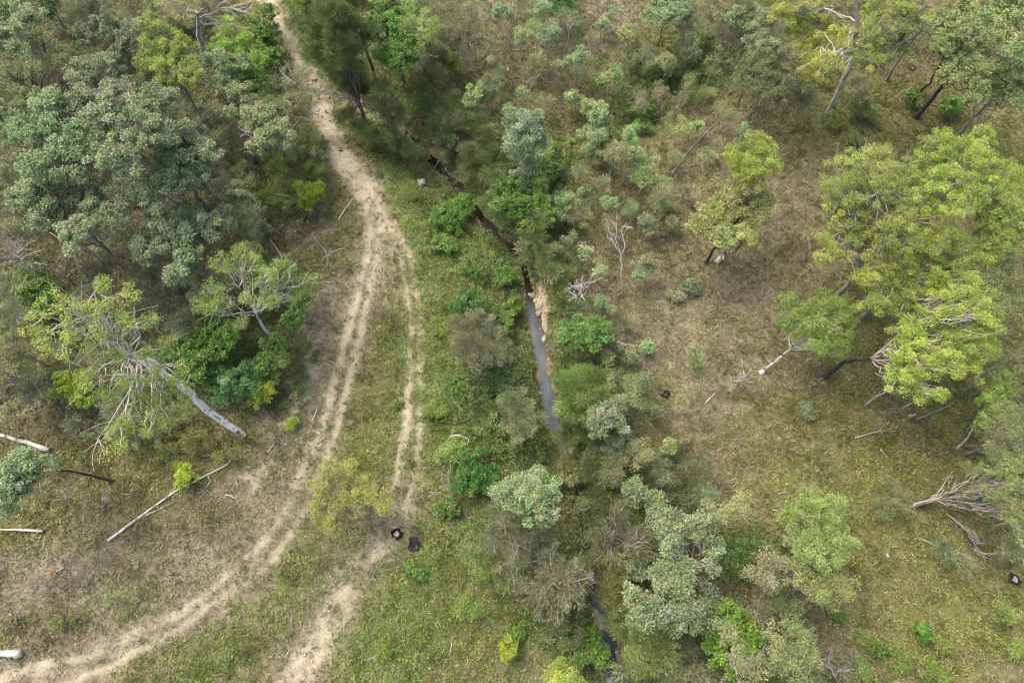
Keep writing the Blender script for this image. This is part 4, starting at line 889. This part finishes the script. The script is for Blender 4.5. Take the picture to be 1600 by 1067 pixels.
tree('YG', 'darker green gum on a bright white trunk', [(1240,480,20),(1262,500,22),(1290,485,24),(1315,500,22),(1282,520,24),(1305,470,18),(1255,525,18),(1310,540,18),(1225,505,14),(1280,548,14)], 8, (1189,582), bark='white', tint=np.array([.62,.72,.8]), way=[(1212,565,2),(1236,545,4)], r0=.2, dens=1.05, twig=1.2)
tree('OL', 'grey green gum behind the bright crown on the right edge', [(1560,440,26),(1590,430,22),(1578,470,26),(1550,475,18),(1595,500,20),(1560,415,18)], 9, tint=1.0)
tree('YG', 'yellow green gum on a tall pale trunk at the upper right', [(1230,25,24),(1262,20,22),(1250,50,22),(1288,45,22),(1275,75,22),(1310,65,18),(1290,100,20),(1272,118,18)], 14, (1297,173), bark='white', auto=.15, way=[(1312,140,4),(1326,108,7),(1336,80,9),(1338,45,12),(1337,5,15)], r0=.32, dens=1.15, twig=1.2, tint=1.0)
tree('YG', 'yellow green crown right of the tall pale trunk', [(1370,25,22),(1395,35,24),(1420,45,22),(1360,62,22),(1392,75,24),(1412,20,20),(1350,90,18),(1385,98,14),(1430,22,18)], 13, (1386,126), bark='grey', dens=.95, twig=1.3, way=[(1408,90,4),(1425,65,7),(1440,45,9)], r0=.13, tint=.92)
tree('BG', 'blue green gum on a thick black forked trunk', [(1470,40,22),(1492,62,20),(1490,98,20),(1480,120,16),(1515,85,20),(1510,50,20),(1525,105,18),(1470,75,16),(1500,20,20),(1530,140,15),(1520,155,10)], 12, (1431,184), bark='dark', auto=.15, way=[(1452,160,2.5),(1475,132,5),(1482,118,6)], r0=.3, dens=1.0, tint=np.array([1.05,1.05,.85]), twig=1.1)
tree('BG', 'pale green gum cut by the upper right corner', [(1555,25,24),(1585,35,24),(1560,60,20),(1590,80,20),(1575,5,20),(1595,120,16)], 12, (1505,100), bark='grey', r0=.14, dens=1.0, tint=np.array([1.1,1.1,.85]))
tree('BG', 'green gum with trailing tufts at the right edge', [(1565,120,20),(1580,140,18),(1555,145,14),(1592,160,12),(1545,120,12)], 9, tint=np.array([1,1.05,.85]), twig=1.2)
tree('OL', 'dark olive gum left of the tall pale trunk', [(1215,65,22),(1235,95,22),(1210,40,18),(1245,130,22),(1225,150,16),(1265,150,16)], 6, tint=.9, twig=1.3)
plant('leaning_tree', 'slim black trunk leaning beside the thick forked one', 'bare tree', 'DD', [(1462,112,10,7)], 7, (1434,148), bark='dark', r0=.13, fork=.95, dens=.3)
bush('LG', 'small bright bush beneath the black forked trunk', [(1487,165,13),(1478,172,9)], 1.2, tint=1.0)
bush('LG', 'low green bush left of the black forked trunk', [(1425,152,13),(1435,162,9)], 1.0, tint=.95)
tree('YG', 'yellow green tree on the right edge below the big crowns', [(1545,640,20),(1558,618,16),(1535,655,15),(1570,600,14),(1560,590,12)], 6, (1528,662), dens=1.0, tint=np.array([.75,.9,1]))
tree('OL', 'grey green tree cut by the right edge', [(1560,675,22),(1585,690,22),(1595,650,18),(1575,650,18),(1550,695,16),(1590,720,18),(1555,715,15)], 7, dens=1.1, twig=1.3, name='gum_tree')
tree('PA', 'pale leaved low tree beside the bent grey stem', [(1535,690,13),(1545,702,10)], 4, (1508,698), bark='grey', tint=.9)
tree('OL', 'multi stemmed grey gum fanning out to the right edge', [(1560,745,22),(1590,755,20),(1550,770,14),(1590,790,22),(1595,830,18),(1580,725,16),(1570,800,16)], 7, (1430,790), bark='grey', auto=.4,
     way=[(1448,785,1.5),(1470,780,3)], r0=.17, twig=1.3, dens=.9, tint=np.array([1,1.1,.9]))
plant('dead_tree', 'bundle of bare grey stems splaying beside the multi stemmed gum', 'dead tree', 'DD', [(1500,758,10,3.2),(1510,775,8,3),(1505,792,7,2.6),(1488,745,7,3.4),(1530,740,8,4.5)], 4, (1428,789), bark='white', r0=.17, fork=.35, twig=1.0, dens=.3, limbs=True)
bush('OL', 'grey green low bush at the foot of the splayed stems', [(1392,775,22),(1375,790,18),(1410,795,16),(1385,755,12)], 1.6, tint=1.0, twig=1.3)
plant('fallen_branch', 'broken leafy branch hanging low with grey twigs on olive grass', 'branch', 'WI', [(1480,865,18,1.2),(1500,880,14,.9),(1465,855,12,1.2)], 1.2, (1440,840), bark='dead', r0=.06, twig=1.4, tint=np.array([.85,1,.8]), dens=.9)
plant('fallen_branch', 'long grey broken branch trailing down from the splayed stems', 'branch', 'DD', [(1530,850,12,1.2),(1538,865,9,.8),(1515,838,10,1.5)], 1.6, (1478,800), bark='dead', r0=.07, twig=1.4, dens=.4)
tree('YG', 'round pale lime speckled tree at the lower right', [(1250,790,20),(1285,800,26),(1265,825,26),(1305,835,24),(1240,820,20),(1285,860,26),(1320,855,14),(1250,855,18)], 8, dens=1.1, tint=np.array([.85,.92,1.5]), twig=.8)
tree('PA', 'pale yellowish crown below the round lime speckled tree', [(1260,905,20),(1290,915,20),(1310,905,18),(1240,895,16),(1275,930,16),(1300,935,14),(1320,925,10)], 7, dens=1.0, tint=np.array([.95,1.02,.75]), twig=1.2)
tree('PA', 'ghostly pale twiggy tree left of the yellowish crown', [(1192,880,16),(1210,870,18),(1190,905,16),(1215,895,18),(1175,895,12),(1200,920,12)], 6.5, dens=.9, twig=1.8, bark='dead', tint=np.array([1,1,1.15]))
tree('WI', 'wispy grey green bush under the ghostly pale tree', [(1228,930,14),(1240,945,12),(1222,945,10)], 4, name='sapling', cat='sapling', tint=np.array([.8,1,.75]))
tree('OL', 'olive gum at the bottom edge left of the dead twigs', [(1235,985,20),(1225,1010,22),(1250,1025,22),(1215,1035,20),(1260,1000,16),(1245,1050,20),(1210,985,14)], 7, tint=1.15, twig=1.3, dens=1.0)
dead('tangle of dead twigs by the bottom edge', [(1300,1040,22),(1320,1050,14),(1280,1030,14)], 3, twig=1.5, dens=.6)
bush('LD', 'dark round bush by the rusty patch', [(1158,862,15),(1150,870,10)], 1.8, tint=1.2)
for st_, u, v, r, h, t, l in [('LG',1440,985,12,.8,1.15,'round light green bush on the lower right grass'),('GY',1345,998,9,.8,.9,'faint green bush left of the round light green one'),('LG',1308,962,8,.6,.75,'small green bush below the pale yellowish crown'),
    ('GY',1400,1030,20,.8,1.0,'low lime scrub at the bottom edge'),('GY',1460,1052,22,.8,1.0,'long lime scrub cut by the bottom edge'),('GY',1470,1005,12,.8,1.0,'yellowish low scrub near the bottom'),
    ('GY',1565,955,14,.8,.95,'green bush near the lower right edge'),('GY',1590,1010,16,.9,1.1,'scrub patch cut by the lower right edge'),('GY',1345,1045,14,.8,1.0,'scrub clump at the bottom right of the dead twigs'),
    ('BG',1262,645,9,.7,.9,'tiny bluish bush below the white trunked gum'),('LG',1370,1015,10,.6,.8,'little green bush above the low lime scrub'),('GY',1300,190,14,.9,.8,'low scrub below the tall pale trunk'),('GY',1350,175,18,.9,.75,'spread scrub right of the tall pale trunk'),('GY',1328,215,10,.7,.8,'olive scrub on open grass at the upper right')]:
    bush(st_, l, [(u, v, r), (u+r*.5, v+r*.4, r*.6)], h, tint=t, dens=.9, group='low bushes on the grass')
# --- more woodland
for a in [('OL',265,190,22,8,.85,'grey olive tree squeezed between the tallest gum and yellow green tree'),('OL',100,105,22,7,.9,'olive tree on the top left shoulder of the stand'),('BG',205,62,18,7,.8,'dull blue green tree left of the yellow green tree'),
  ('WI',150,12,18,5,.85,'grey twiggy tree at the top edge'),('OL',55,90,18,6,.85,'olive tree below the corner gum'),('OL',25,160,18,7,.8,'dark olive tree at the left edge'),('WI',90,140,16,5,.8,'grey twiggy tree left of the domed gum'),
  ('OL',300,30,16,6,.8,'dark tree behind the tall white gum'),('OL',335,225,20,6,.8,'olive tree at the foot of the stand, right side'),('WI',365,215,16,5,.85,'grey twigs tree between stand and slender gum'),
  ('OL',345,290,18,5,.75,'dark olive tree right of the stand trunk foot'),('BG',385,345,16,5,.85,'dull blue green tree above the small yellow green one'),('OL',20,360,18,5,.8,'olive tree at the left edge below the stand'),
  ('WI',160,430,24,5,.7,'dark grey twig tree above the leaning gum crown'),('OL',320,440,22,6,.7,'olive tree left behind the second white gum'),('WI',300,480,20,5,.75,'grey tree between the two white trunked gums'),
  ('OL',30,550,20,5,.85,'olive tree at the left edge beside the leaning crown'),('WI',55,610,20,4,.8,'grey wispy tree left of the lime green bush'),('OL',190,640,22,4,.8,'olive undergrowth tree beneath the leaning gum'),
  ('OL',205,690,18,3,.8,'olive shrub tree at the tip of the hanging limbs'),('OL',440,170,16,5,.8,'olive tree left of the crossing'),('LG',395,130,20,5,.75,'dark leafy tree right of the white gum trunk'),
  ('OL',760,130,16,4,.75,'olive tree on the slope above the tawny thicket'),('OL',660,8,18,8,.9,'olive tree at the top edge right of the broadleaf tree'),('OL',745,55,16,5,.8,'olive tree left of the mauve grass'),
  ('CA',700,190,20,3.5,1.1,'sheoak on the bank behind the tawny thicket'),('CA',760,220,18,3.5,1.0,'dark sheoak facing the silvery gum'),('CA',790,250,16,3.5,1.05,'sheoak left of the gully mouth'),
  ('CA',890,570,20,4,1.1,'dark sheoak under the domed broadleaf tree'),('OL',950,520,16,3,.8,'olive shrub tree right of the domed broadleaf tree'),('CA',925,725,16,4,1.1,'dusky sheoak on the right bank by the sand'),
  ('OL',960,730,20,4.5,.8,'olive tree left of the two tufted sapling'),('CA',985,800,18,4,1.1,'sheoak behind the open twiggy sheoak'),('OL',1010,860,20,5,.8,'olive tree in the middle of the lower creek group'),
  ('CA',975,960,20,4,1.2,'sheoak by the bottom rapids'),('WI',1060,1010,20,4.5,.8,'grey twiggy tree at the bottom of the creek group'),('OL',1080,1050,22,4.5,.8,'olive tree cut by the bottom edge under the creek group'),
  ('WI',1180,960,18,4,.85,'grey twiggy tree left of the wispy sapling'),('OL',1270,1055,20,5,.85,'olive tree cut by the bottom edge near dead twigs'),('OL',905,475,15,3.5,.85,'olive tree above the domed broadleaf tree'),('BG',965,690,16,4.5,.9,'blue green tree between the broad sheoak and the two tufted sapling'),('OL',935,790,18,4,.85,'olive tree leaning over the narrow lower creek'),
  ('CA',890,740,12,3,1.15,'small sheoak hiding the creek below the sand'),('OL',1030,740,16,3.5,.85,'olive tree right of the pale olive sapling'),('BG',985,885,16,5,.85,'dull blue green tree beside the brownish sheoak'),('OL',935,870,13,3.5,.9,'olive tree at the head of the lower rapids'),
  ('OL',1400,600,18,7,1.1,'grey green tree filling the lower left of the big yellow green crowns'),
  ('CA',770,870,20,4,1.2,'dull sheoak on the left side of the lower wattles'),
  ('WI',840,860,20,5,.85,'grey wattle between the silver green and twiggy ones'),('OL',1255,165,20,4,.8,'olive tree under the dark olive gum'),('OL',1190,145,18,5,.85,'olive tree on the right shoulder of the gully'),
  ('WI',1145,55,18,5,.9,'wispy tree at the gully head under the blue green gum'),('OL',1075,30,18,5,.85,'olive tree right of the rounded top gum'),('OL',1340,130,18,3,.8,'olive scrub tree right of the tall pale trunk'),
  ('OL',1590,560,18,6,.95,'grey green tree at the right edge below the big gums'),('OL',1530,760,16,4,.9,'olive tree inside the fanned grey gum'),('OL',1590,870,16,4,.9,'olive tree on the right edge above the burnt stump')]:
    st_, u, v, r, h, t, l = a; n_ = np.random.RandomState(int(u*7+v)); bl = [(u, v, r)]
    for q in range(3): bl.append((u+n_.randn()*r*.9, v+n_.randn()*r*.8, r*n_.uniform(.6, .9)))
    tree(st_, l, bl, h, tint=t, twig=1.5 if st_ in ('WI', 'OL') else .6, dens=.95, bark='dead' if st_ != 'CA' else None, name='understory_tree' if st_ != 'CA' else 'sheoak_tree', group='understory trees')
for a in [('WI',905,268,11,2.5,'thin pale sapling on the slope just below the gully lip'),('BG',912,300,10,2.8,'pale sapling in straw grass between creek trees and ridge'),('WI',940,285,12,2.5,'grey wispy sapling in the middle of the ridge top'),
  ('BG',955,318,10,3,'blue green sapling over the tall bare stem'),('WI',985,325,14,2.5,'white twiggy sapling left of the green tufted one'),('WI',1055,250,12,2.2,'grey sapling next to the lower end of the broken log'),
  ('WI',1075,300,11,2,'faint grey sapling on dry grass right of the white twigs'),('BG',1048,345,10,2.4,'small sapling on the dry grass below the white twigs'),('WI',890,375,12,2.6,'grey sapling above the small sheoak'),
  ('BG',912,395,10,2.6,'blue green sapling near the bank of the narrow creek'),('WI',975,500,12,1.6,'wispy sapling in the straw grass above the green hollow'),('BG',950,560,10,2,'sapling at the edge of the broad sheoak grass'),
  ('WI',1015,640,12,1.5,'wispy sapling left of the burnt low stump'),('BG',1045,700,9,1.6,'tiny sapling below the burnt low stump'),('WI',1100,775,12,2.6,'white wispy sapling above the pale yellowish crown'),
  ('BG',870,108,10,3,'sapling in tawny grass below the flat tufted one'),('WI',925,60,11,2.6,'wispy sapling on pale mauve grass'),('WI',775,115,12,2.6,'pale wispy sapling beside the white slope rock'),
  ('BG',800,175,11,3,'sapling above left of the silvery gum'),('WI',850,160,12,2.6,'grey sapling above right of the silvery gum'),('BG',960,20,10,3,'sapling at the top edge above the lone little one'),
  ('WI',1000,40,12,3,'grey sapling left of the rounded top gum'),('WI',1060,160,12,2.8,'pale sapling on the lower side of the dark gully'),('WI',1110,145,12,2.8,'pale sapling at the gully side right of its twin'),
  ('WI',1100,240,10,2,'grey sapling right beside the long broken log'),('BG',1090,200,9,2.2,'bluish sapling over the long broken log')]:
    st_, u, v, r, h, l = a; sap(st_, l, u, v, r, h, bark='white', twig=1.5 if st_ == 'WI' else 1.0, group='saplings scattered on the dry slope')
# weeds and scrub between track and creek
for st_, u, v, r, h, t, l in [('LG',700,340,24,1.0,1.0,'leafy mound nearest the square slab'),('LG',725,318,16,1.1,1.25,'bright mound at the edge of the dark pool'),('GY',655,235,14,.8,.9,'yellowish scrub on the grass beside the sheoaks'),('GY',585,222,12,.8,.9,'small yellow weed patch beside the upper track'),
    ('LG',690,378,16,.8,1.1,'mound of weeds left of the creek bend'),('GY',705,705,18,.7,1.1,'yellowish weed patch beside the fallen branch'),('GY',680,640,14,.6,1.0,'weed patch close to the second rut'),('LG',715,600,15,.7,1.05,'weed patch under the rounded grey wattle'),
    ('GY',735,945,20,.6,1.0,'olive weed spread low in the bottom grass'),('LG',700,790,14,.7,.9,'weed patch near the bare twigs'),('GY',760,890,16,.7,.95,'yellow green weeds left of the lower wattles'),('LG',650,890,12,.5,.9,'flat green weeds below the charred stump'),
    ('LG',790,430,14,.8,1.0,'weed mound by the narrow creek'),('LG',742,420,16,.7,.9,'weed mound in the green strip middle'),('GY',640,300,12,.6,1.0,'weed tuft left of the square slab'),('LD',775,600,16,.9,1.1,'dark weeds between the two grey wattles'),
    ('LG',860,745,14,1.0,.9,'weeds on the left bank by the sand'),('LG',905,880,12,1.0,.8,'weeds on the left bank at the rapids'),('GY',600,1010,14,.4,1.0,'flat yellow weeds near the bottom track')]:
    bush(st_, l, [(u, v, r), (u+r*.7, v+r*.5, r*.7), (u-r*.6, v+r*.3, r*.7)], h, tint=t, dens=.7, lp=.8, group='weed mounds between track and creek')
dead('bare dry twigs standing in the weeds right of the lower track', [(688,750,16,2),(672,770,14,1.6),(700,735,10,2.2)], 2.4, (716,792), twig=1.4, dens=.35)
tree('OY', 'thin yellow leaved tree with grey branches over the two lower ruts', [(520,740,20),(545,760,22),(500,765,18),(560,785,18),(590,770,16),(525,790,20),(600,790,13),(545,735,14),(495,800,14),(510,815,10),(575,750,12)], 5, (635,825), bark='grey', r0=.13,
     way=[(612,812,1.2),(580,795,2.4),(555,785,3.2)], dens=1.0, lp=1.0, twig=1.4, tint=np.array([1.0,1.12,.9]))

# ------------------------------------------------------------------ fallen wood, stumps and rocks
log('fallen_tree', 'long pale fallen dead tree with a fork on the lower left slope', 'fallen tree', [(171,845),(220,808),(275,768),(352,729)], .17, 'white', forks=[[(222,808),(248,797),(276,782)],[(266,773),(272,765),(279,757)],[(325,742),(330,752),(322,763)],[(352,729),(360,722),(366,716)]])
log('log', 'smooth pale log cut by the left edge on olive grass', 'log', [(70,830),(30,828),(-30,827)], .16, 'white')
log('log', 'thick light grey log at the lower left edge', 'log', [(38,1019),(10,1021),(-40,1026)], .42, 'white')
log('log', 'pale trunk lying below the faded olive tree at the left edge', 'log', [(80,704),(45,692),(0,680),(-30,672)], .28, 'white')
log('log', 'broken grey branch near the left edge above the pale trunk', 'branch', [(28,650),(45,642),(60,632)], .07, 'dead', forks=[[(38,647),(50,652),(58,650)]])
log('log', 'long broken line of fallen trunk on the ridge below the gully', 'log', [(1048,275),(1075,238),(1105,207),(1140,172)], .085, 'dead')
log('stick', 'white stick lying left of the track bend', 'stick', [(529,345),(540,328),(551,313)], .09, 'white')
log('stick', 'short pale stick in the grass beside the upper track', 'stick', [(414,33),(424,50)], .09, 'white')
log('branch', 'bent white branch lying in the weeds between track and creek', 'branch', [(703,682),(718,681),(733,686),(730,697)], .09, 'white', forks=[[(712,682),(706,676),(704,684)]])
log('stick', 'pale stick crossing the creek near the stones', 'stick', [(670,275),(683,258),(697,240)], .05, 'white')
log('log', 'dark log at the head of the long pool, left bank', 'log', [(786,565),(800,582)], .1, 'dark')
log('log', 'dark fallen pole under the bright edged gum', 'log', [(1430,656),(1460,644),(1490,631)], .11, 'grey')
log('log', 'short grey log beside the dark fallen pole', 'log', [(1418,652),(1429,648)], .14, 'dead')
log('branch', 'forked grey fallen branch on the right slope', 'branch', [(1334,685),(1360,677),(1385,672),(1410,668)], .08, 'dead', forks=[[(1372,675),(1380,665),(1384,660)],[(1375,675),(1381,683)]])
log('stick', 'thin pale stick on straw grass left of the right slope', 'stick', [(1101,631),(1117,614)], .06, 'white')
log('stick', 'pale stick lying on the lower slope of the gully', 'stick', [(1017,192),(1044,183)], .08, 'white')
log('stick', 'short log across the gully beside the bright bush', 'log', [(980,164),(990,162)], .1, 'dead')
log('branch', 'white branch lying near the tall pale trunk foot', 'branch', [(1370,165),(1383,173),(1396,174)], .05, 'dead')
log('log', 'bent grey stem lying at the right edge tree', 'log', [(1493,702),(1510,685),(1520,665),(1525,650)], .14, 'dead')
log('stick', 'thin upright looking dry stick in the bottom grass', 'stick', [(702,1024),(706,1008),(707,992)], .05, 'white')
log('stick', 'short curved stick on the grass above the bottom edge', 'stick', [(570,1031),(583,1027),(592,1022)], .04, 'white')
log('branch', 'crooked dry branch on the left side of the track middle', 'branch', [(489,657),(494,646),(497,634)], .07, 'white')
log('branch', 'scattered grey broken limb beside the end of the fallen tree', 'branch', [(310,772),(322,765),(340,778)], .06, 'dead', forks=[[(322,768),(318,776)]])
log('branch', 'white splintered branch on the mauve bank', 'branch', [(353,773),(362,775),(370,780)], .07, 'white', forks=[[(357,774),(352,779)]])
log('branch', 'pale twig fork below the tiny lime bush', 'branch', [(418,708),(428,695),(430,680)], .05, 'white', forks=[[(428,695),(435,702)]])
log('stick', 'thin grey stick in the red litter at the lower right', 'stick', [(1290,905),(1305,903),(1318,901)], .06, 'dead')
log('branch', 'pale forked twig on the lower right grass', 'branch', [(1428,1043),(1440,1030),(1448,1022)], .05, 'white', forks=[[(1438,1032),(1452,1028)]])
log('stick', 'thin stick below the forked grey fallen branch', 'stick', [(1374,702),(1382,712),(1388,718)], .05, 'white')
log('stick', 'fallen pale stem on grass by the upper slope saplings', 'stick', [(800,80),(822,79),(845,75)], .06, 'white')
def lathe_stump(name, label, cat, u, v, r, h, side, inner, jag=.3, tilt=0):
    """broken hollow stump: ragged wall with a dark core"""
    SEED[0] += 1; rs = np.random.RandomState(SEED[0]); B = G(u, v); n = 16; g = Geo()
    th = np.arange(n)*2*math.pi/n; rr = r*(1+.15*rs.randn(n)); top = h*(1+jag*rs.randn(n)).clip(.35)
    def ring(f, z): return np.stack([np.cos(th)*rr*f+tilt*z, np.sin(th)*rr*f+tilt*.4*z, z*np.ones(n)], 1)
    solid = side == 'burnt'; ci, cz = (.62, .8*h) if solid else (.15, .12*h)
    V = np.concatenate([ring(1.35, -.1), ring(1.05, .25*h), ring(.95, top), ring(.7, top*.92), ring(.6, ci*h)])
    F_ = np.array([[k*n+a, k*n+(a+1) % n, (k+1)*n+(a+1) % n, (k+1)*n+a] for k in range(4) for a in range(n)])
    R = root(name, label, cat, B); g.add(V, F_, (.3,)*3)
    g2 = Geo(); V2 = np.concatenate([ring(.61, ci*h+.004), ring(.05, cz)]); g2.add(V2, np.array([[a, (a+1) % n, n+(a+1) % n, n+a] for a in range(n)]), (.1,)*3)
    g.build('bark', BARK[side], R); g2.build('hollow_core', BARK[inner], R)
    return R
lathe_stump('stump', 'charred black stump on green grass right of the lower track', 'stump', 648, 851, .55, .35, 'burnt', 'burnt')
lathe_stump('stump', 'burnt broken stump with white ash beside the thin yellow tree foot', 'stump', 619, 834, .42, .4, 'burnt', 'dead', .5)
log('charred_log', 'short charred log piece leaning on the burnt broken stump', 'log', [(612,835),(622,828),(628,835)], .15, 'burnt')
log('charred_log', 'grey ashy log end beside the burnt broken stump', 'log', [(616,823),(622,830)], .1, 'dead')
lathe_stump('stump', 'burnt hollow stump in grass near the right edge', 'stump', 1583, 905, .42, .35, 'burnt', 'dead', .4)
lathe_stump('stump', 'hollow white stump on the ridge beside the dark footed gum', 'stump', 1121, 409, .24, .9, 'white', 'burnt', .15, .25)
lathe_stump('stump', 'burnt low stump at the edge of the green hollow', 'stump', 1040, 616, .35, .25, 'burnt', 'burnt', .4)
lathe_stump('stump', 'grey hollow stump below the yellow green crown at the upper right', 'stump', 1360, 98, .3, 1.1, 'dead', 'burnt', .2, .1)
lathe_stump('stump', 'dark stump flat in the litter by the upper right trunks', 'stump', 1425, 108, .28, .2, 'burnt', 'grey', .3)
lathe_stump('stump', 'small dark stump hole on the grass below the charred one', 'stump', 588, 900, .16, .12, 'burnt', 'burnt', .2)
def rock(label, u, v, s, c=(.36,.34,.32), name='rock'):
    SEED[0] += 1; rs = np.random.RandomState(SEED[0]); B = G(u, v); n = 10; V = []; rings = 6
    for k in range(rings):
        ph = math.pi*(.5*(k+.0)/(rings-1)); rad = math.cos(ph)**.7 if k < rings-1 else .02
        V.append(np.stack([np.cos(np.arange(n)*2*math.pi/n)*rad*s[0], np.sin(np.arange(n)*2*math.pi/n)*rad*s[1], np.full(n, math.sin(ph)*s[2]*1.3-.45*s[2])], 1)*(1+.18*rs.randn(n, 1)*np.array([1, 1, .3])))
    V = np.concatenate(V); F_ = np.array([[k*n+a, k*n+(a+1) % n, (k+1)*n+(a+1) % n, (k+1)*n+a] for k in range(rings-1) for a in range(n)])
    o = mesh_obj(name, V, F_, M_ROCK, None, np.tile(np.array(c)*.85, (len(F_), 1))*rs.uniform(.8, 1.1, (len(F_), 1)), True); o.location = B
    return tag(o, label, 'rock')
rock('grey rock lying below the bright right edge grass litter', 1458, 222, (.4,.32,.3)); rock('small grey rock on the lower right grass', 1387, 868, (.16,.2,.12), (.4,.4,.42))
rock('white rock in the grass of the upper slope', 794, 110, (.2,.35,.25), (.5,.48,.45)); rock('tiny white stone near the pale yellowish crown', 1344, 922, (.14,.12,.1), (.55,.53,.52))
rock('reddish stone beside the square slab', 666, 299, (.16,.16,.12), (.45,.25,.18)); rock('dark stone lying on the track below the crossing', 533, 236, (.28,.14,.1), (.07,.06,.05))
rock('pale boulder at the head of the sand bar', 832, 462, (.45,.35,.3), (.42,.37,.29)); rock('pale boulder in the middle of the sand bar', 842, 490, (.35,.4,.25), (.42,.36,.27)); rock('pale boulder at the foot of the sand bar', 851, 530, (.3,.45,.25), (.45,.4,.32))
rock('wet brown boulder in the creek above the stones', 712, 286, (.35,.3,.25), (.2,.15,.11)); rock('brown boulder among the lower rapids', 952, 1045, (.4,.28,.25), (.3,.23,.17)); rock('boulder at the creek crossing edge of the track', 492, 124, (.35,.28,.25), (.36,.32,.27))
rock('little white stone lying between the tracks', 600, 489, (.09,.09,.07), (.6,.58,.52)); rock('yellowish stone on the track above the bottom ruts', 546, 880, (.16,.1,.09), (.5,.45,.28)); rock('yellowish stone right of its twin on the lower track', 552, 878, (.12,.1,.08), (.52,.47,.3))
# square concrete slab
B = G(659, 287); g = Geo(); rs = np.random.RandomState(3); a = .45
def box(g, c, s, ang, colr):
    V = np.array([(x, y, z) for z in (-1, 1) for x, y in ((-1, -1), (1, -1), (1, 1), (-1, 1))])*np.array(s)
    V = np.stack([V[:, 0]*math.cos(ang)-V[:, 1]*math.sin(ang), V[:, 0]*math.sin(ang)+V[:, 1]*math.cos(ang), V[:, 2]], 1)+c
    g.add(V, [[0,3,2,1],[4,5,6,7],[0,1,5,4],[1,2,6,5],[2,3,7,6],[3,0,4,7]], colr)
R = root('concrete_slab', 'weathered square grey slab with lighter panel lying between track and creek', 'slab', B)
box(g, np.array([0, 0, .22]), (.42, .36, .14), .2, (.33,.31,.30)); g.build('slab_base', M_ROCK, R)
g = Geo(); box(g, np.array([.12, .03, .385]), (.22, .28, .022), .2, (.38,.36,.36)); g.build('panel', M_ROCK, R)
# straw tuft with stick
B = G(83, 897); SEED[0] += 1; rs = np.random.RandomState(5); g = Geo(); n = 260
d = unit(np.c_[rs.randn(n, 2), rs.rand(n)*.8+.1]); leaves(g, d*.3*rs.rand(n, 1)+np.array([0, 0, .15]), d, rs.randn(n, 3)*.4+np.array([0, 0, 1]), rs.uniform(.3, .6, n), rs.uniform(.03, .05, n), np.array([.55,.44,.24])*rs.uniform(.7, 1.2, (n, 1)))
o = g.build('straw_tuft', M_GRASS); o.location = B; tag(o, 'round straw yellow grass tuft on the bare lower left slope', 'grass tuft')
log('stick', 'grey split stick lying against the straw yellow tuft', 'stick', [(90,893),(96,890),(102,887)], .12, 'dead'); log('stick', 'thin wiggly stick left of the straw yellow tuft', 'stick', [(56,905),(64,899),(74,898)], .04, 'dead')
